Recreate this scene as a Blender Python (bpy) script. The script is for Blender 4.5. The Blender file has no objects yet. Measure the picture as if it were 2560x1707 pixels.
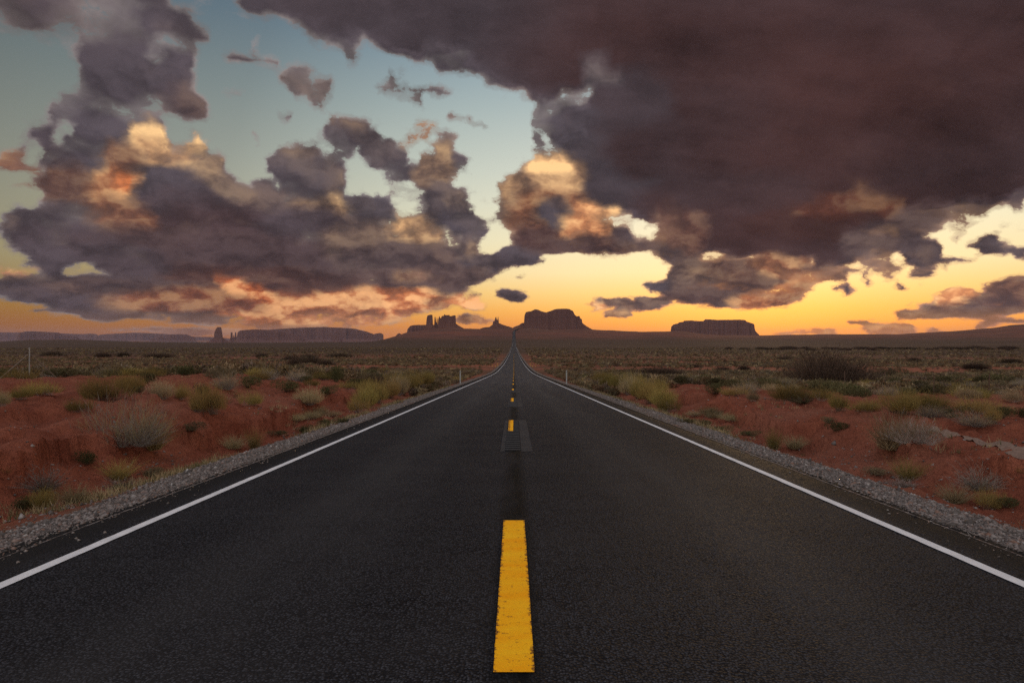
import bpy, bmesh, math, random
import numpy as np
from mathutils import Vector, noise as mnoise

R = math.radians
scene = bpy.context.scene
C = scene.collection

# ------------------------------------------------------------------ camera
# metres; x to the right, y down the road, z up; the lens is at the origin
FPX = 1570.0                      # focal length in pixels of a 2560 px wide frame
cam_data = bpy.data.cameras.new('camera')
cam = bpy.data.objects.new('camera', cam_data)
C.objects.link(cam)
cam.rotation_euler = (R(90), 0, 0)
cam_data.sensor_width = 36.0
cam_data.lens = FPX / 2560.0 * 36.0
cam_data.shift_x = (1280 - 1285.0) / 2560.0
cam_data.shift_y = (848.0 - 853.5) / 2560.0
cam_data.clip_start = 0.05
cam_data.clip_end = 120000
scene.camera = cam

scene.render.engine = 'CYCLES'
scene.cycles.use_denoising = False
scene.cycles.max_bounces = 5
scene.cycles.diffuse_bounces = 3
scene.cycles.glossy_bounces = 2
scene.cycles.transmission_bounces = 4
scene.cycles.transparent_max_bounces = 8
scene.cycles.volume_bounces = 1
scene.cycles.sample_clamp_indirect = 2.0
scene.cycles.use_adaptive_sampling = True
scene.cycles.adaptive_threshold = 0.008
scene.view_settings.view_transform = 'Standard'
scene.view_settings.look = 'None'
scene.view_settings.gamma = 1.0
scene.view_settings.exposure = 0.2

SUN_EL, SUN_AZ = 3.0, 22.0        # degrees; azimuth to the right of the road's direction

# ------------------------------------------------------------------ sky
def lin(c):
    out = []
    for v in c:
        v /= 255.0
        out.append(v / 12.92 if v <= 0.04045 else ((v + 0.055) / 1.055) ** 2.4)
    return (out[0], out[1], out[2], 1.0)

world = bpy.data.worlds.new('World')
scene.world = world
world.use_nodes = True
world.cycles.sampling_method = 'MANUAL'
world.cycles.sample_map_resolution = 512
WT = world.node_tree
WT.nodes.clear()

class NB:
    """small helper that writes node graphs"""
    def __init__(self, tree):
        self.t = tree
    def node(self, kind, **props):
        n = self.t.nodes.new(kind)
        for k, v in props.items():
            setattr(n, k, v)
        return n
    def put(self, sock, v):
        if isinstance(v, bpy.types.NodeSocket):
            self.t.links.new(v, sock)
        elif v is not None:
            sock.default_value = v
    def m(self, op, a, b=None, c=None, clamp=False):
        n = self.node('ShaderNodeMath', operation=op, use_clamp=clamp)
        for i, v in enumerate((a, b, c)):
            if v is not None:
                self.put(n.inputs[i], v)
        return n.outputs[0]
    def vm(self, op, a, b=None, scale=None):
        n = self.node('ShaderNodeVectorMath', operation=op)
        self.put(n.inputs[0], a)
        if b is not None:
            self.put(n.inputs[1], b)
        if scale is not None:
            self.put(n.inputs['Scale'], scale)
        return n.outputs['Value'] if op in ('LENGTH', 'DOT_PRODUCT', 'DISTANCE') else n.outputs[0]
    def rng(self, v, a, b, c=0.0, d=1.0, kind='LINEAR'):
        n = self.node('ShaderNodeMapRange', interpolation_type=kind)
        for i, x in enumerate((v, a, b, c, d)):
            self.put(n.inputs[i], x)
        return n.outputs[0]
    def mix(self, f, a, b, blend='MIX', clamp=True):
        n = self.node('ShaderNodeMix', data_type='RGBA', blend_type=blend)
        n.clamp_factor = clamp
        self.put(n.inputs[0], f); self.put(n.inputs[6], a); self.put(n.inputs[7], b)
        return n.outputs[2]
    def fmix(self, f, a, b):
        n = self.node('ShaderNodeMix', data_type='FLOAT')
        self.put(n.inputs[0], f); self.put(n.inputs[2], a); self.put(n.inputs[3], b)
        return n.outputs[0]
    def noise(self, v, scale, detail=4, rough=0.5, dist=0.0, color=False, lac=2.0):
        n = self.node('ShaderNodeTexNoise')
        if v is not None:
            self.put(n.inputs['Vector'], v)
        n.inputs['Scale'].default_value = scale
        n.inputs['Detail'].default_value = detail
        n.inputs['Roughness'].default_value = rough
        n.inputs['Lacunarity'].default_value = lac
        n.inputs['Distortion'].default_value = dist
        return n.outputs['Color' if color else 'Fac']
    def voro(self, v, scale, feature='F1', rnd=1.0, out='Distance'):
        n = self.node('ShaderNodeTexVoronoi', feature=feature)
        self.put(n.inputs['Vector'], v)
        n.inputs['Scale'].default_value = scale
        n.inputs['Randomness'].default_value = rnd
        return n.outputs[out]
    def comb(self, x, y, z):
        n = self.node('ShaderNodeCombineXYZ')
        for i, v in enumerate((x, y, z)):
            self.put(n.inputs[i], v)
        return n.outputs[0]
    def sep(self, v):
        n = self.node('ShaderNodeSeparateXYZ')
        self.put(n.inputs[0], v)
        return n.outputs
    def ramp(self, f, stops, interp='LINEAR'):
        n = self.node('ShaderNodeValToRGB')
        self.put(n.inputs[0], f)
        cr = n.color_ramp
        cr.interpolation = interp
        while len(cr.elements) > 1:
            cr.elements.remove(cr.elements[-1])
        cr.elements[0].position = stops[0][0]
        cr.elements[0].color = stops[0][1]
        for p, col in stops[1:]:
            e = cr.elements.new(p)
            e.color = col
        return n.outputs[0]

# Clouds of the sky, laid out by direction.  Each stroke: centre x, y, half width, half height (pixels of the
# 2560 px frame, turned into azimuth and elevation below), tilt, cover 0-1, sunlit 0-1, brown 0-1.
CLOUDS = [
    # upper left, ragged grey
    (140, 20, 190, 75, 5, .72, .02, .25), (330, 40, 120, 60, 20, .8, 0, .1), (440, 65, 100, 45, 30, .95, 0, .1),
    (280, 130, 95, 75, 0, .85, 0, .15), (310, 205, 110, 75, 0, .85, 0, .1), (430, 190, 60, 50, 0, .9, 0, .1),
    (455, 262, 65, 42, 20, .78, .05, .3), (350, 285, 70, 30, 20, .7, 0, .1), (210, 265, 90, 30, 10, .8, 0, .1),
    (250, 325, 85, 48, 20, 1, 0, .05), (320, 365, 42, 20, 25, 1, 0, .05), (105, 328, 28, 26, 0, .75, 0, .2),
    (125, 385, 40, 25, 40, .7, 0, .25), (40, 405, 55, 22, 15, .66, .3, .8), (70, 462, 35, 18, 0, .66, .2, .8),
    # the tall cumulus on the left
    (370, 345, 46, 40, 0, 1.3, 1, .1), (480, 385, 36, 42, 10, 1.3, 1, .1), (330, 405, 90, 50, 0, 1, .35, .6),
    (420, 420, 90, 55, 0, 1, .45, .3), (200, 420, 60, 60, 50, .95, 0, .1), (540, 445, 75, 60, 15, 1, .25, .1),
    (400, 480, 120, 60, 0, 1, 0, .1), (180, 475, 95, 60, 15, 1, .2, .7), (285, 490, 50, 75, -20, 1, .6, .8),
    (310, 455, 28, 25, -20, 1, 1, .9),
    (460, 525, 130, 55, 0, 1, 0, .4), (620, 480, 85, 50, 20, 1, .12, .1), (700, 520, 100, 50, 10, 1, .15, .2),
    (300, 565, 120, 55, 5, 1, .35, .8), (110, 560, 115, 45, -5, 1, .05, .15), (200, 610, 180, 50, 5, 1, 0, .4),
    (560, 560, 150, 45, 5, 1, 0, .7), (800, 515, 70, 40, 0, 1, .35, .2), (780, 570, 135, 42, 4, 1, 0, .35),
    (900, 572, 50, 40, 0, 1, .05, .2),
    (500, 620, 300, 50, 2, 1, .05, .6), (700, 655, 300, 50, 2, 1, .03, .6), (950, 625, 150, 70, 10, 1, .22, .25),
    (1045, 575, 70, 45, 10, 1, .55, .3), (1010, 650, 180, 45, 0, 1, .1, .4), (1130, 690, 100, 38, -5, .95, .12, .4),
    (950, 715, 200, 40, -3, 1, .1, .55), (650, 710, 260, 45, 4, 1, .12, .8),
    (140, 655, 90, 35, 25, .95, 0, .3), (300, 650, 120, 40, 10, 1, 0, .4),
    (215, 690, 40, 22, 20, .1, 0, 0), (270, 705, 45, 12, 0, .2, 0, 0), (55, 690, 80, 22, 15, .45, .9, .9),
    (80, 725, 130, 32, 5, .95, 0, .3), (330, 745, 260, 48, 5, 1, .08, .5), (200, 765, 120, 25, 15, .9, 0, .4),
    (600, 768, 330, 44, 2, 1, .42, .95), (880, 765, 210, 40, -4, 1, .8, .95), (1030, 752, 70, 30, -5, .85, .9, .9),
    (620, 725, 90, 18, 22, 1, .8, 1), (760, 800, 260, 20, 0, .75, .75, .95), (450, 795, 150, 12, 3, .8, .1, .6),
    (110, 779, 38, 8, 5, .8, 0, .5), (420, 826, 140, 8, 2, .7, .15, .8), (700, 830, 200, 14, 0, .62, .35, .9),
    # broken clouds in the middle
    (600, 145, 46, 22, 12, .92, 0, .05), (665, 160, 25, 14, 20, .66, 0, .05), (755, 205, 50, 40, 30, .78, .05, .15),
    (800, 235, 36, 40, 10, .72, .05, .2), (690, 275, 30, 10, 30, .6, 0, .1), (590, 250, 35, 12, 40, .55, 0, .1),
    (1000, 228, 70, 30, 5, .68, 0, .15), (1095, 228, 22, 22, 0, .68, 0, .15), (1165, 300, 40, 16, 25, .64, .05, .3),
    (1050, 335, 60, 22, -30, .58, .3, .5), (745, 395, 60, 40, 10, 1, .12, .1), (770, 440, 90, 48, 12, 1, .05, .05),
    (690, 400, 36, 28, 0, .95, .02, .05), (835, 430, 30, 40, 0, .9, .1, .1), (880, 320, 55, 32, 20, .92, .1, .2),
    (950, 385, 85, 36, 38, 1, .02, .05), (1010, 430, 30, 26, 0, .95, 0, .05), (850, 350, 32, 45, 0, .62, 0, .1),
    (1090, 395, 48, 26, -20, .88, .3, .2), (1150, 405, 30, 20, 20, .75, 0, .1), (1085, 440, 50, 45, 0, .92, .3, .25),
    (1110, 510, 58, 48, 10, 1, .08, .1), (1170, 555, 75, 38, 15, 1, 0, .05), (1235, 570, 22, 12, 20, .75, 0, .2),
    (910, 500, 40, 30, 0, .8, 0, .05), (940, 522, 60, 24, 5, .9, 0, .05), (1000, 480, 45, 18, 20, .6, .1, .1),
    (1185, 625, 65, 26, 10, .97, .15, .2), (1295, 638, 48, 22, 10, .95, .02, .15), (1225, 655, 70, 16, 0, .9, 0, .2),
    (1225, 525, 30, 16, 0, .7, 0, .1),
    (1280, 738, 40, 12, 8, .95, 0, .3), (1105, 757, 36, 16, 0, .8, .55, .8), (1165, 755, 50, 16, 10, .7, .9, .9),
    (1190, 800, 60, 9, 4, .68, .4, .8), (1160, 800, 22, 10, 0, .78, .3, .8),
    (560, 165, 18, 8, 20, .7, 0, .1), (640, 120, 14, 8, 0, .65, 0, .1), (690, 150, 16, 10, 30, .66, 0, .1), (880, 140, 20, 14, 20, .7, 0, .1),
    (960, 205, 22, 12, -20, .7, 0, .1), (1040, 255, 20, 14, 30, .68, 0, .15), (1205, 320, 18, 14, 30, .7, .05, .2), (1120, 350, 18, 10, 0, .66, .1, .3),
    (820, 345, 16, 26, 10, .7, 0, .1), (860, 385, 26, 18, 30, .72, 0, .1), (640, 330, 14, 10, 0, .6, 0, .2), (70, 350, 16, 16, 0, .7, 0, .2),
    (150, 300, 34, 16, 10, .74, 0, .1), (180, 355, 30, 22, 20, .75, 0, .1), (520, 110, 20, 8, 15, .7, 0, .1), (985, 505, 18, 12, 0, .66, 0, .1),
    (1240, 545, 16, 10, 0, .7, 0, .15), (1130, 605, 20, 10, 0, .7, .1, .3), (1345, 660, 14, 6, 0, .66, 0, .2), (1300, 690, 10, 5, 0, .66, 0, .3),
    (1030, 690, 40, 12, -5, .8, .3, .6), (1190, 735, 14, 7, 0, .7, .1, .4), (2120, 670, 30, 12, 20, .74, .05, .4), (2340, 600, 18, 12, 0, .74, 0, .4),
    (2400, 585, 18, 10, -20, .7, 0, .4), (2500, 560, 14, 10, 0, .66, 0, .4), (2170, 700, 16, 8, 10, .7, 0, .4), (2090, 700, 18, 10, 20, .74, .05, .4),
    # the dark sheet across the top and the right
    (700, 5, 130, 50, 10, 1.5, 0, .1), (760, 40, 110, 45, 20, .95, 0, .15), (950, 30, 260, 70, 8, 1.5, 0, .3),
    (860, 105, 45, 32, 20, .78, 0, .1), (1060, 90, 160, 55, 12, 1.5, 0, .25), (1220, 90, 220, 85, 10, 1.5, 0, .3),
    (1180, 165, 100, 30, 15, .95, 0, .05), (1330, 205, 90, 28, 15, .95, 0, .1), (1120, 130, 60, 30, 10, .75, .03, .05),
    (1500, 100, 300, 130, 0, 1.5, 0, .4), (1540, 20, 90, 30, 10, .92, .06, 0), (2100, 160, 760, 290, 3, 1.5, 0, 1),
    (1560, 260, 130, 80, 0, 1.5, 0, .45), (1500, 190, 55, 30, 10, .9, .1, 0), (1440, 240, 45, 30, 0, .55, .05, 0),
    (1380, 280, 55, 30, -20, .82, 0, .05), (1350, 315, 36, 28, 0, .7, 0, .05), (1470, 320, 70, 36, 0, 1.5, 0, .1),
    (1420, 345, 40, 40, 10, .8, 0, .05), (1350, 362, 26, 14, 10, .75, 0, .1), (1600, 320, 120, 45, 0, 1.5, 0, .4),
    (1440, 390, 50, 40, 0, .72, 0, .05), (1560, 430, 150, 75, 15, 1.5, .04, .12), (1750, 420, 230, 110, 10, 1.5, 0, .75),
    (1500, 470, 80, 60, 20, 1.5, 0, .15), (1620, 500, 150, 45, 14, 1.5, 0, .25),
    (2150, 380, 450, 150, 3, 1.5, 0, 1), (1850, 540, 260, 75, 6, 1.5, .0, .95), (2080, 560, 220, 80, 0, 1.5, .05, 1),
    (2060, 510, 120, 34, 3, 1.3, .26, .95), (2190, 495, 70, 34, 20, 1.3, .32, .95), (2440, 430, 260, 70, -6, 1.5, 0, .95),
    (1900, 620, 200, 32, 3, 1.5, 0, .95), (2080, 630, 160, 24, -4, 1.5, .02, .85), (1700, 560, 70, 60, 20, 1.2, .2, .8),
    (1860, 480, 170, 50, 0, 1.5, 0, .85), (2270, 220, 120, 60, 0, 1.5, .03, 1), (2080, 370, 160, 24, 10, 1.5, .03, 1),
    (1150, -70, 420, 70, 0, 1.5, 0, .3), (2000, -90, 700, 120, 0, 1.5, 0, .9), (250, -60, 300, 40, 0, .9, 0, .1),
    (1212, 480, 26, 60, 0, 0, 0, 0), (900, 455, 34, 28, 0, .1, 0, 0), (1232, 595, 26, 40, 0, 0, 0, 0), (1010, 500, 30, 16, 0, .35, 0, .1),
    (620, 400, 40, 50, 0, 0, 0, 0), (1290, 330, 40, 60, 0, 0, 0, 0), (530, 180, 40, 60, 0, 0, 0, 0),
    # central cumulus
    (1380, 440, 80, 42, 0, 1, .55, .3), (1375, 415, 50, 22, 0, 1, 1, .2), (1400, 460, 45, 22, 0, 1, .75, .2),
    (1300, 510, 55, 70, 0, 1, .4, .3), (1390, 545, 120, 72, 0, 1.1, .45, .75), (1385, 535, 42, 30, 0, 1, 0, .1),
    (1370, 600, 95, 28, 3, 1, .1, .8), (1485, 565, 85, 50, 0, 1.1, .85, .75), (1480, 610, 110, 26, 3, 1, .08, .75),
    (1478, 512, 34, 18, 25, 1.2, 1, .6), (1512, 535, 28, 24, 20, .9, 1, .5), (1550, 552, 34, 16, 20, .3, .3, .2),
    (1570, 595, 50, 24, 10, .92, .05, .5), (1608, 580, 24, 24, 20, .1, 0, 0), (1640, 615, 60, 20, 10, .95, .08, .6),
    # under the sheet
    (1720, 640, 90, 26, 4, 1, .1, .45), (1820, 646, 80, 12, 2, .15, .3, .2), (1990, 655, 40, 10, -5, .3, .3, .2), (1700, 600, 60, 26, 25, .95, .25, .7),
    (1845, 690, 170, 44, 0, 1.1, .2, .6), (1720, 700, 60, 50, 0, 1, .2, .4), (1790, 745, 130, 24, 4, 1, .12, .65),
    (1960, 668, 80, 24, 5, .95, .55, .7), (1900, 755, 80, 20, -5, .9, .65, .9), (2060, 680, 55, 22, 10, .85, .2, .6),
    (1985, 720, 70, 26, -25, .8, .5, .8), (2105, 727, 20, 12, 10, .8, 0, .4),
    (1640, 713, 30, 11, 5, .95, 0, .2), (1540, 757, 55, 12, 4, .97, .15, .4), (1620, 757, 60, 14, -8, .95, .2, .5),
    (1490, 765, 26, 10, 15, .8, .6, .7), (1540, 785, 34, 10, 0, .9, .4, .7),
    (2180, 605, 85, 48, -10, .92, .12, .4), (2280, 555, 110, 34, -18, .82, .12, .45), (2300, 625, 55, 40, 40, .95, .05, .4),
    (2410, 530, 60, 30, -10, .74, .1, .4), (2200, 660, 60, 30, 20, .75, .1, .4), (2310, 680, 25, 18, 0, .85, .05, .4),
    (2475, 612, 40, 24, 10, 1, 0, .3), (2555, 632, 24, 26, 0, 1, 0, .3), (2370, 655, 26, 11, -10, .75, 0, .4),
    (2430, 650, 24, 9, 0, .7, 0, .4), (2550, 500, 26, 30, 0, .64, .05, .4), (2250, 711, 16, 6, 20, .85, 0, .4),
    # low on the right
    (2440, 765, 130, 28, -4, 1, .12, .8), (2530, 735, 90, 45, -8, 1, .18, .8), (2300, 785, 60, 13, -3, .97, .2, .8),
    (2380, 742, 45, 18, -20, .9, .8, .9), (2570, 800, 60, 8, 0, .95, .05, .8), (2470, 805, 30, 6, 0, .85, 0, .8),
    (2150, 806, 34, 5, -3, .95, .05, .7), (2190, 826, 40, 12, 0, .92, .35, 1), (2250, 822, 36, 15, 0, .95, .35, 1),
    (2340, 832, 34, 8, 0, .88, .35, 1), (2445, 820, 20, 7, 0, .85, .3, 1), (1985, 834, 60, 6, -4, .8, .3, 1),
    (2060, 830, 36, 6, 0, .82, .3, 1),
]
AZ0, AZ1, NCOL, NRAMP = -45.0, 45.0, 155, 5
ROWS = [.15, .45, .75, 1.05, 1.35, 1.7, 2.05, 2.4, 2.8, 3.2, 3.6, 4, 4.45, 4.9, 5.4, 5.9, 6.4, 6.9, 7.45, 8, 8.55, 9.1, 9.7, 10.3, 10.9,
        11.6, 12.3, 13, 13.7, 14.4, 15.2, 16, 16.8, 17.6, 18.5, 19.4, 20.3, 21.3, 22.3, 23.4, 24.6, 26, 27.5, 29.2, 32]
_az = np.radians(np.linspace(AZ0, AZ1, NCOL + 1))
_el = np.radians(np.array(ROWS))
_AZ, _EL = np.meshgrid(_az, _el)
_PX = 1285 + FPX * np.tan(_AZ)
_PY = 848 - FPX * np.tan(_EL) / np.cos(_AZ)
GRID = np.zeros(_AZ.shape + (3,))
for cx, cy, rx, ry, tilt, cv, lt, br in CLOUDS:
    cv = cv if cv < .5 else (cv + .18 if cv < .9 else (1.18 if cv < 1.2 else cv))
    ct, st = math.cos(R(tilt)), math.sin(R(tilt))
    dx, dy = _PX - cx, _PY - cy
    r = np.hypot((dx * ct + dy * st) / max(rx + 2, 16), (-dx * st + dy * ct) / max(ry + 2, 8))
    a = np.clip((1.24 - r) / 0.42, 0, 1)
    a = a * a * (3 - 2 * a)
    GRID[..., 0] = GRID[..., 0] * (1 - a) + cv * a
    GRID[..., 1] = GRID[..., 1] * (1 - a) + lt * a
    GRID[..., 2] = GRID[..., 2] * (1 - a) + br * a

# tops of the clouds catch more light than their undersides
_cv = np.clip(GRID[..., 0], 0, 1.2)
_top = np.zeros_like(_cv)
for _j in range(len(ROWS)):
    _e = ROWS[_j] + np.array(1.3 + .045 * ROWS[_j])
    _k = np.interp(_e, ROWS, np.arange(len(ROWS)))
    _k0 = int(_k); _k1 = min(_k0 + 1, len(ROWS) - 1)
    _up = _cv[_k0] * (1 - (_k - _k0)) + _cv[_k1] * (_k - _k0)
    _up = np.roll(_up, -2)
    _top[_j] = np.clip(_cv[_j] - _up, 0, 1)
GRID[..., 1] = np.clip(GRID[..., 1] * (.95 + .5 * _top) + .07 * _top * (GRID[..., 0] < 1.3), 0, 1)

def build_sky():
    b = NB(WT)
    D = b.node('ShaderNodeTexCoord').outputs['Generated']
    x, y, z = b.sep(D)
    zc = b.m('MAXIMUM', z, 0.0)
    den = b.m('ADD', zc, 0.5)
    P = b.comb(b.m('DIVIDE', x, den), b.m('DIVIDE', y, den), 0.0)
    deg = 180 / math.pi
    az = b.m('MULTIPLY', b.m('ARCTAN2', x, y), deg)
    el = b.m('MULTIPLY', b.m('ARCSINE', z), deg)
    # clear sky: colour by height, scaled by angle from the sunset, plus the Nishita sky
    e01 = b.rng(el, 0, 90)
    clear = b.ramp(e01, [(p / 90, lin(c)) for p, c in (
        (0, (226, 132, 50)), (1.2, (240, 150, 58)), (2.6, (246, 178, 84)), (4.2, (246, 204, 126)), (6.0, (244, 222, 166)),
        (9.0, (236, 228, 190)), (12, (222, 222, 198)), (15, (204, 211, 197)), (20.2, (172, 188, 187)),
        (25.5, (136, 161, 176)), (30, (110, 138, 164)), (50, (150, 176, 206)), (90, (164, 188, 216)))])
    nish = b.node('ShaderNodeTexSky', sky_type='NISHITA', sun_disc=False)
    nish.sun_elevation = R(SUN_EL); nish.sun_rotation = R(SUN_AZ)
    nish.air_density = 1.0; nish.dust_density = 1.5; nish.ozone_density = 1.0
    sunv = (math.sin(R(SUN_AZ)) * math.cos(R(SUN_EL)), math.cos(R(SUN_AZ)) * math.cos(R(SUN_EL)), math.sin(R(SUN_EL)))
    sd = b.vm('DOT_PRODUCT', D, sunv)
    fall = b.ramp(b.m('MULTIPLY_ADD', sd, 0.5, 0.5), [(0, (1.5,) * 3 + (1,)), (.45, (1.3,) * 3 + (1,)), (.60, (.72,) * 3 + (1,)), (.72, (.27,) * 3 + (1,)),  # raised overhead and behind the camera to put more light on the ground
                  (.84, (.42,) * 3 + (1,)), (.93, (.76,) * 3 + (1,)), (.98, (.90, .885, .90, 1))], 'LINEAR')
    clear = b.mix(1.0, clear, fall, 'MULTIPLY')
    clear = b.mix(1.0, clear, b.vm('SCALE', nish.outputs[0], scale=0.012), 'ADD')
    # layout of the clouds, looked up with a little turbulence
    w1 = b.vm('SUBTRACT', b.noise(P, 12.0, 6, .6, color=True), (.5, .5, .5))
    wx, wy, _ = b.sep(w1)
    azw = b.m('MULTIPLY_ADD', wx, 2.8, az)
    elw = b.m('ADD', el, b.m('MULTIPLY', wy, b.rng(el, 0, 14, .6, 2.3)))
    per = NCOL // NRAMP
    wdt = (AZ1 - AZ0) / NRAMP
    ts = [b.rng(azw, AZ0 + k * wdt, AZ0 + (k + 1) * wdt) for k in range(NRAMP)]
    sel = [b.m('GREATER_THAN', azw, AZ0 + k * wdt) for k in range(1, NRAMP)]
    lay = None
    for j, e in enumerate(ROWS):
        gt = bpy.data.node_groups.new('cloud_row', 'ShaderNodeTree')
        for nm in ['t%d' % i for i in range(NRAMP)] + ['s%d' % i for i in range(NRAMP - 1)]:
            gt.interface.new_socket(nm, in_out='INPUT', socket_type='NodeSocketFloat')
        gt.interface.new_socket('layout', in_out='OUTPUT', socket_type='NodeSocketColor')
        q = NB(gt)
        gi = q.node('NodeGroupInput').outputs
        go = q.node('NodeGroupOutput').inputs
        row = None
        for k in range(NRAMP):
            st = [(i / per, (GRID[j, k * per + i, 0] * .5, GRID[j, k * per + i, 1], GRID[j, k * per + i, 2], 1)) for i in range(per + 1)]
            rc = q.ramp(gi[k], st)
            row = rc if row is None else q.mix(gi[NRAMP + k - 1], row, rc)
        gt.links.new(row, go[0])
        gn = b.node('ShaderNodeGroup')
        gn.node_tree = gt
        for i, v in enumerate(ts + sel):
            b.put(gn.inputs[i], v)
        row = gn.outputs[0]
        lay = row if lay is None else b.mix(b.rng(elw, ROWS[j - 1], e), lay, row)
    # broken sky outside the frame, its clouds brightened to light the ground
    gen = b.noise(P, 1.6, 3, .5)
    gcov = b.rng(gen, .40, .60, .3, 1.0)
    anti = b.rng(sd, .75, -.6)
    gl = b.m('MULTIPLY_ADD', anti, .85, .34)
    other = b.comb(b.m('MULTIPLY', gcov, .5), gl, .35)
    inside = b.m('MULTIPLY', b.rng(b.m('ABSOLUTE', az), 49, 40), b.rng(el, 40, 30))
    inside = b.m('MULTIPLY', inside, b.m('GREATER_THAN', y, 0.0))
    lay = b.mix(inside, other, lay)
    cov, lit, brown = b.sep(lay)
    cov = b.m('MULTIPLY', cov, 2.0)
    # billows, and the same billows one step towards the light
    warp = b.vm('SCALE', b.vm('SUBTRACT', b.noise(P, 22, 2, .5, color=True), (.5, .5, .5)), scale=.035)
    Pw = b.vm('ADD', P, warp)
    n0 = b.noise(Pw, 10.0, 12, .72)
    ns = b.noise(Pw, 10.0, 4, .52)
    n1 = b.noise(b.vm('ADD', Pw, (.020, -.030, 0)), 10.0, 4, .52)
    nf = b.noise(Pw, 3.1, 3, .5)
    raw = b.m('ADD', cov, b.m('MULTIPLY', b.m('SUBTRACT', n0, .5), 2.5))
    alpha = b.m('MAXIMUM', b.rng(raw, .52, .80, kind='SMOOTHSTEP'), b.rng(raw, .22, .64, 0, .42, kind='SMOOTHSTEP'))
    soft = b.m('ADD', cov, b.m('MULTIPLY', b.m('SUBTRACT', ns, .5), 1.5))
    thick = b.rng(soft, .60, 1.12, kind='SMOOTHSTEP')
    grad = b.m('SUBTRACT', ns, n1)
    g = b.rng(grad, -.17, .17, 0, 1, 'SMOOTHSTEP')
    fine = b.m('MULTIPLY', b.m('SUBTRACT', n0, ns), 1.5)
    nq = b.noise(P, 2.3, 4, .55)
    brown = b.m('MULTIPLY', brown, b.rng(nq, .34, .60, .74, 1.0))
    lit = b.m('POWER', lit, 1.5)
    gray = b.mix(thick, lin((118, 112, 112)), lin((74, 67, 73)))
    brn = b.mix(thick, lin((118, 84, 72)), lin((64, 43, 42)))
    body = b.mix(brown, gray, brn)
    calm = b.m('MULTIPLY', b.rng(cov, 1.2, 1.45), thick)
    streak = b.noise(b.vm('MULTIPLY', b.vm('ADD', P, b.vm('SCALE', w1, scale=.05)), (1.0, 3.2, 1.0)), 4.0, 5, .55)
    tone = b.m('ADD', b.m('MULTIPLY', b.m('SUBTRACT', g, .5), b.fmix(calm, .60, .14)),
               b.m('ADD', b.m('MULTIPLY', b.rng(nf, .35, .65, -.18, .18), b.fmix(calm, 1.0, 1.3)), b.m('MULTIPLY', b.rng(streak, .32, .68, -.13, .17), calm)))
    body = b.vm('SCALE', body, scale=b.m('ADD', b.m('ADD', tone, fine), b.fmix(calm, 1.02, .86)))
    lc = b.mix(b.m('MULTIPLY', brown, b.rng(g, .35, .85, 1.0, .45)), lin((255, 208, 146)), lin((236, 124, 66)))
    lc = b.mix(b.rng(sd, .45, -.2), lc, lin((252, 240, 238)))
    la = b.m('MULTIPLY', lit, b.fmix(calm, b.m('MULTIPLY_ADD', b.m('ADD', g, fine), 1.05, .25), .5), clamp=True)
    cloud = b.mix(la, body, lc)
    # thin edges let the glow of the low sun through
    edge = b.m('MULTIPLY', b.m('SUBTRACT', 1.0, thick), b.rng(sd, .80, .99, 0, .30))
    edge = b.m('MULTIPLY', edge, b.rng(el, 16, 3, .25, 1))
    cloud = b.mix(edge, cloud, b.mix(1.0, clear, lin((244, 190, 140)), 'MULTIPLY'))
    # distance: the lowest clouds sink into the glow
    cloud = b.mix(b.rng(el, 2.4, 0.2, 0, .38), cloud, clear)
    sky = b.mix(alpha, clear, cloud)
    sky = b.mix(b.rng(z, -.02, -.0), lin((60, 40, 34)), sky)
    bg = b.node('ShaderNodeBackground')
    b.put(bg.inputs[0], sky)
    bg.inputs[1].default_value = 1.0
    out = b.node('ShaderNodeOutputWorld')
    WT.links.new(bg.outputs[0], out.inputs[0])
build_sky()

# ------------------------------------------------------------------ sun, almost set
sun_data = bpy.data.lights.new('sun', 'SUN')
sun_data.energy = 0.35
sun_data.angle = R(4)
sun_data.color = (1.0, .66, .36)
sun = bpy.data.objects.new('sun', sun_data)
C.objects.link(sun)
_sv = Vector((math.sin(R(SUN_AZ)) * math.cos(R(SUN_EL)), math.cos(R(SUN_AZ)) * math.cos(R(SUN_EL)), math.sin(R(SUN_EL))))
sun.rotation_euler = _sv.to_track_quat('Z', 'Y').to_euler()
sun.location = (60, 150, 40)

# ------------------------------------------------------------------ helpers
def tag(o, label=None, cat=None, group=None, kind=None):
    if label: o['label'] = label
    if cat: o['category'] = cat
    if group: o['group'] = group
    if kind: o['kind'] = kind
    return o

def link(o, parent=None):
    C.objects.link(o)
    if parent is not None:
        o.parent = parent
    return o

def empty(name, loc=(0, 0, 0), rz=0.0):
    o = bpy.data.objects.new(name, None)
    o.empty_display_size = .2
    o.location = loc
    o.rotation_euler = (0, 0, rz)
    C.objects.link(o)
    return o

def np_mesh(name, verts, faces, mats=(), smooth=False):
    """verts (n,3) array, faces (m,3) or (m,4) array"""
    me = bpy.data.meshes.new(name)
    verts = np.asarray(verts, dtype=np.float32)
    faces = np.asarray(faces, dtype=np.int32)
    m, k = faces.shape
    me.vertices.add(len(verts))
    me.vertices.foreach_set('co', verts.ravel())
    me.loops.add(m * k)
    me.loops.foreach_set('vertex_index', faces.ravel())
    me.polygons.add(m)
    me.polygons.foreach_set('loop_start', np.arange(0, m * k, k, dtype=np.int32))
    me.polygons.foreach_set('loop_total', np.full(m, k, dtype=np.int32))
    if smooth:
        me.polygons.foreach_set('use_smooth', np.ones(m, dtype=bool))
    me.update(calc_edges=True)
    me.validate()
    for x in mats:
        me.materials.append(x)
    return me

def np_obj(name, verts, faces, mats=(), parent=None, smooth=False):
    return link(bpy.data.objects.new(name, np_mesh(name, verts, faces, mats, smooth)), parent)

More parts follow.
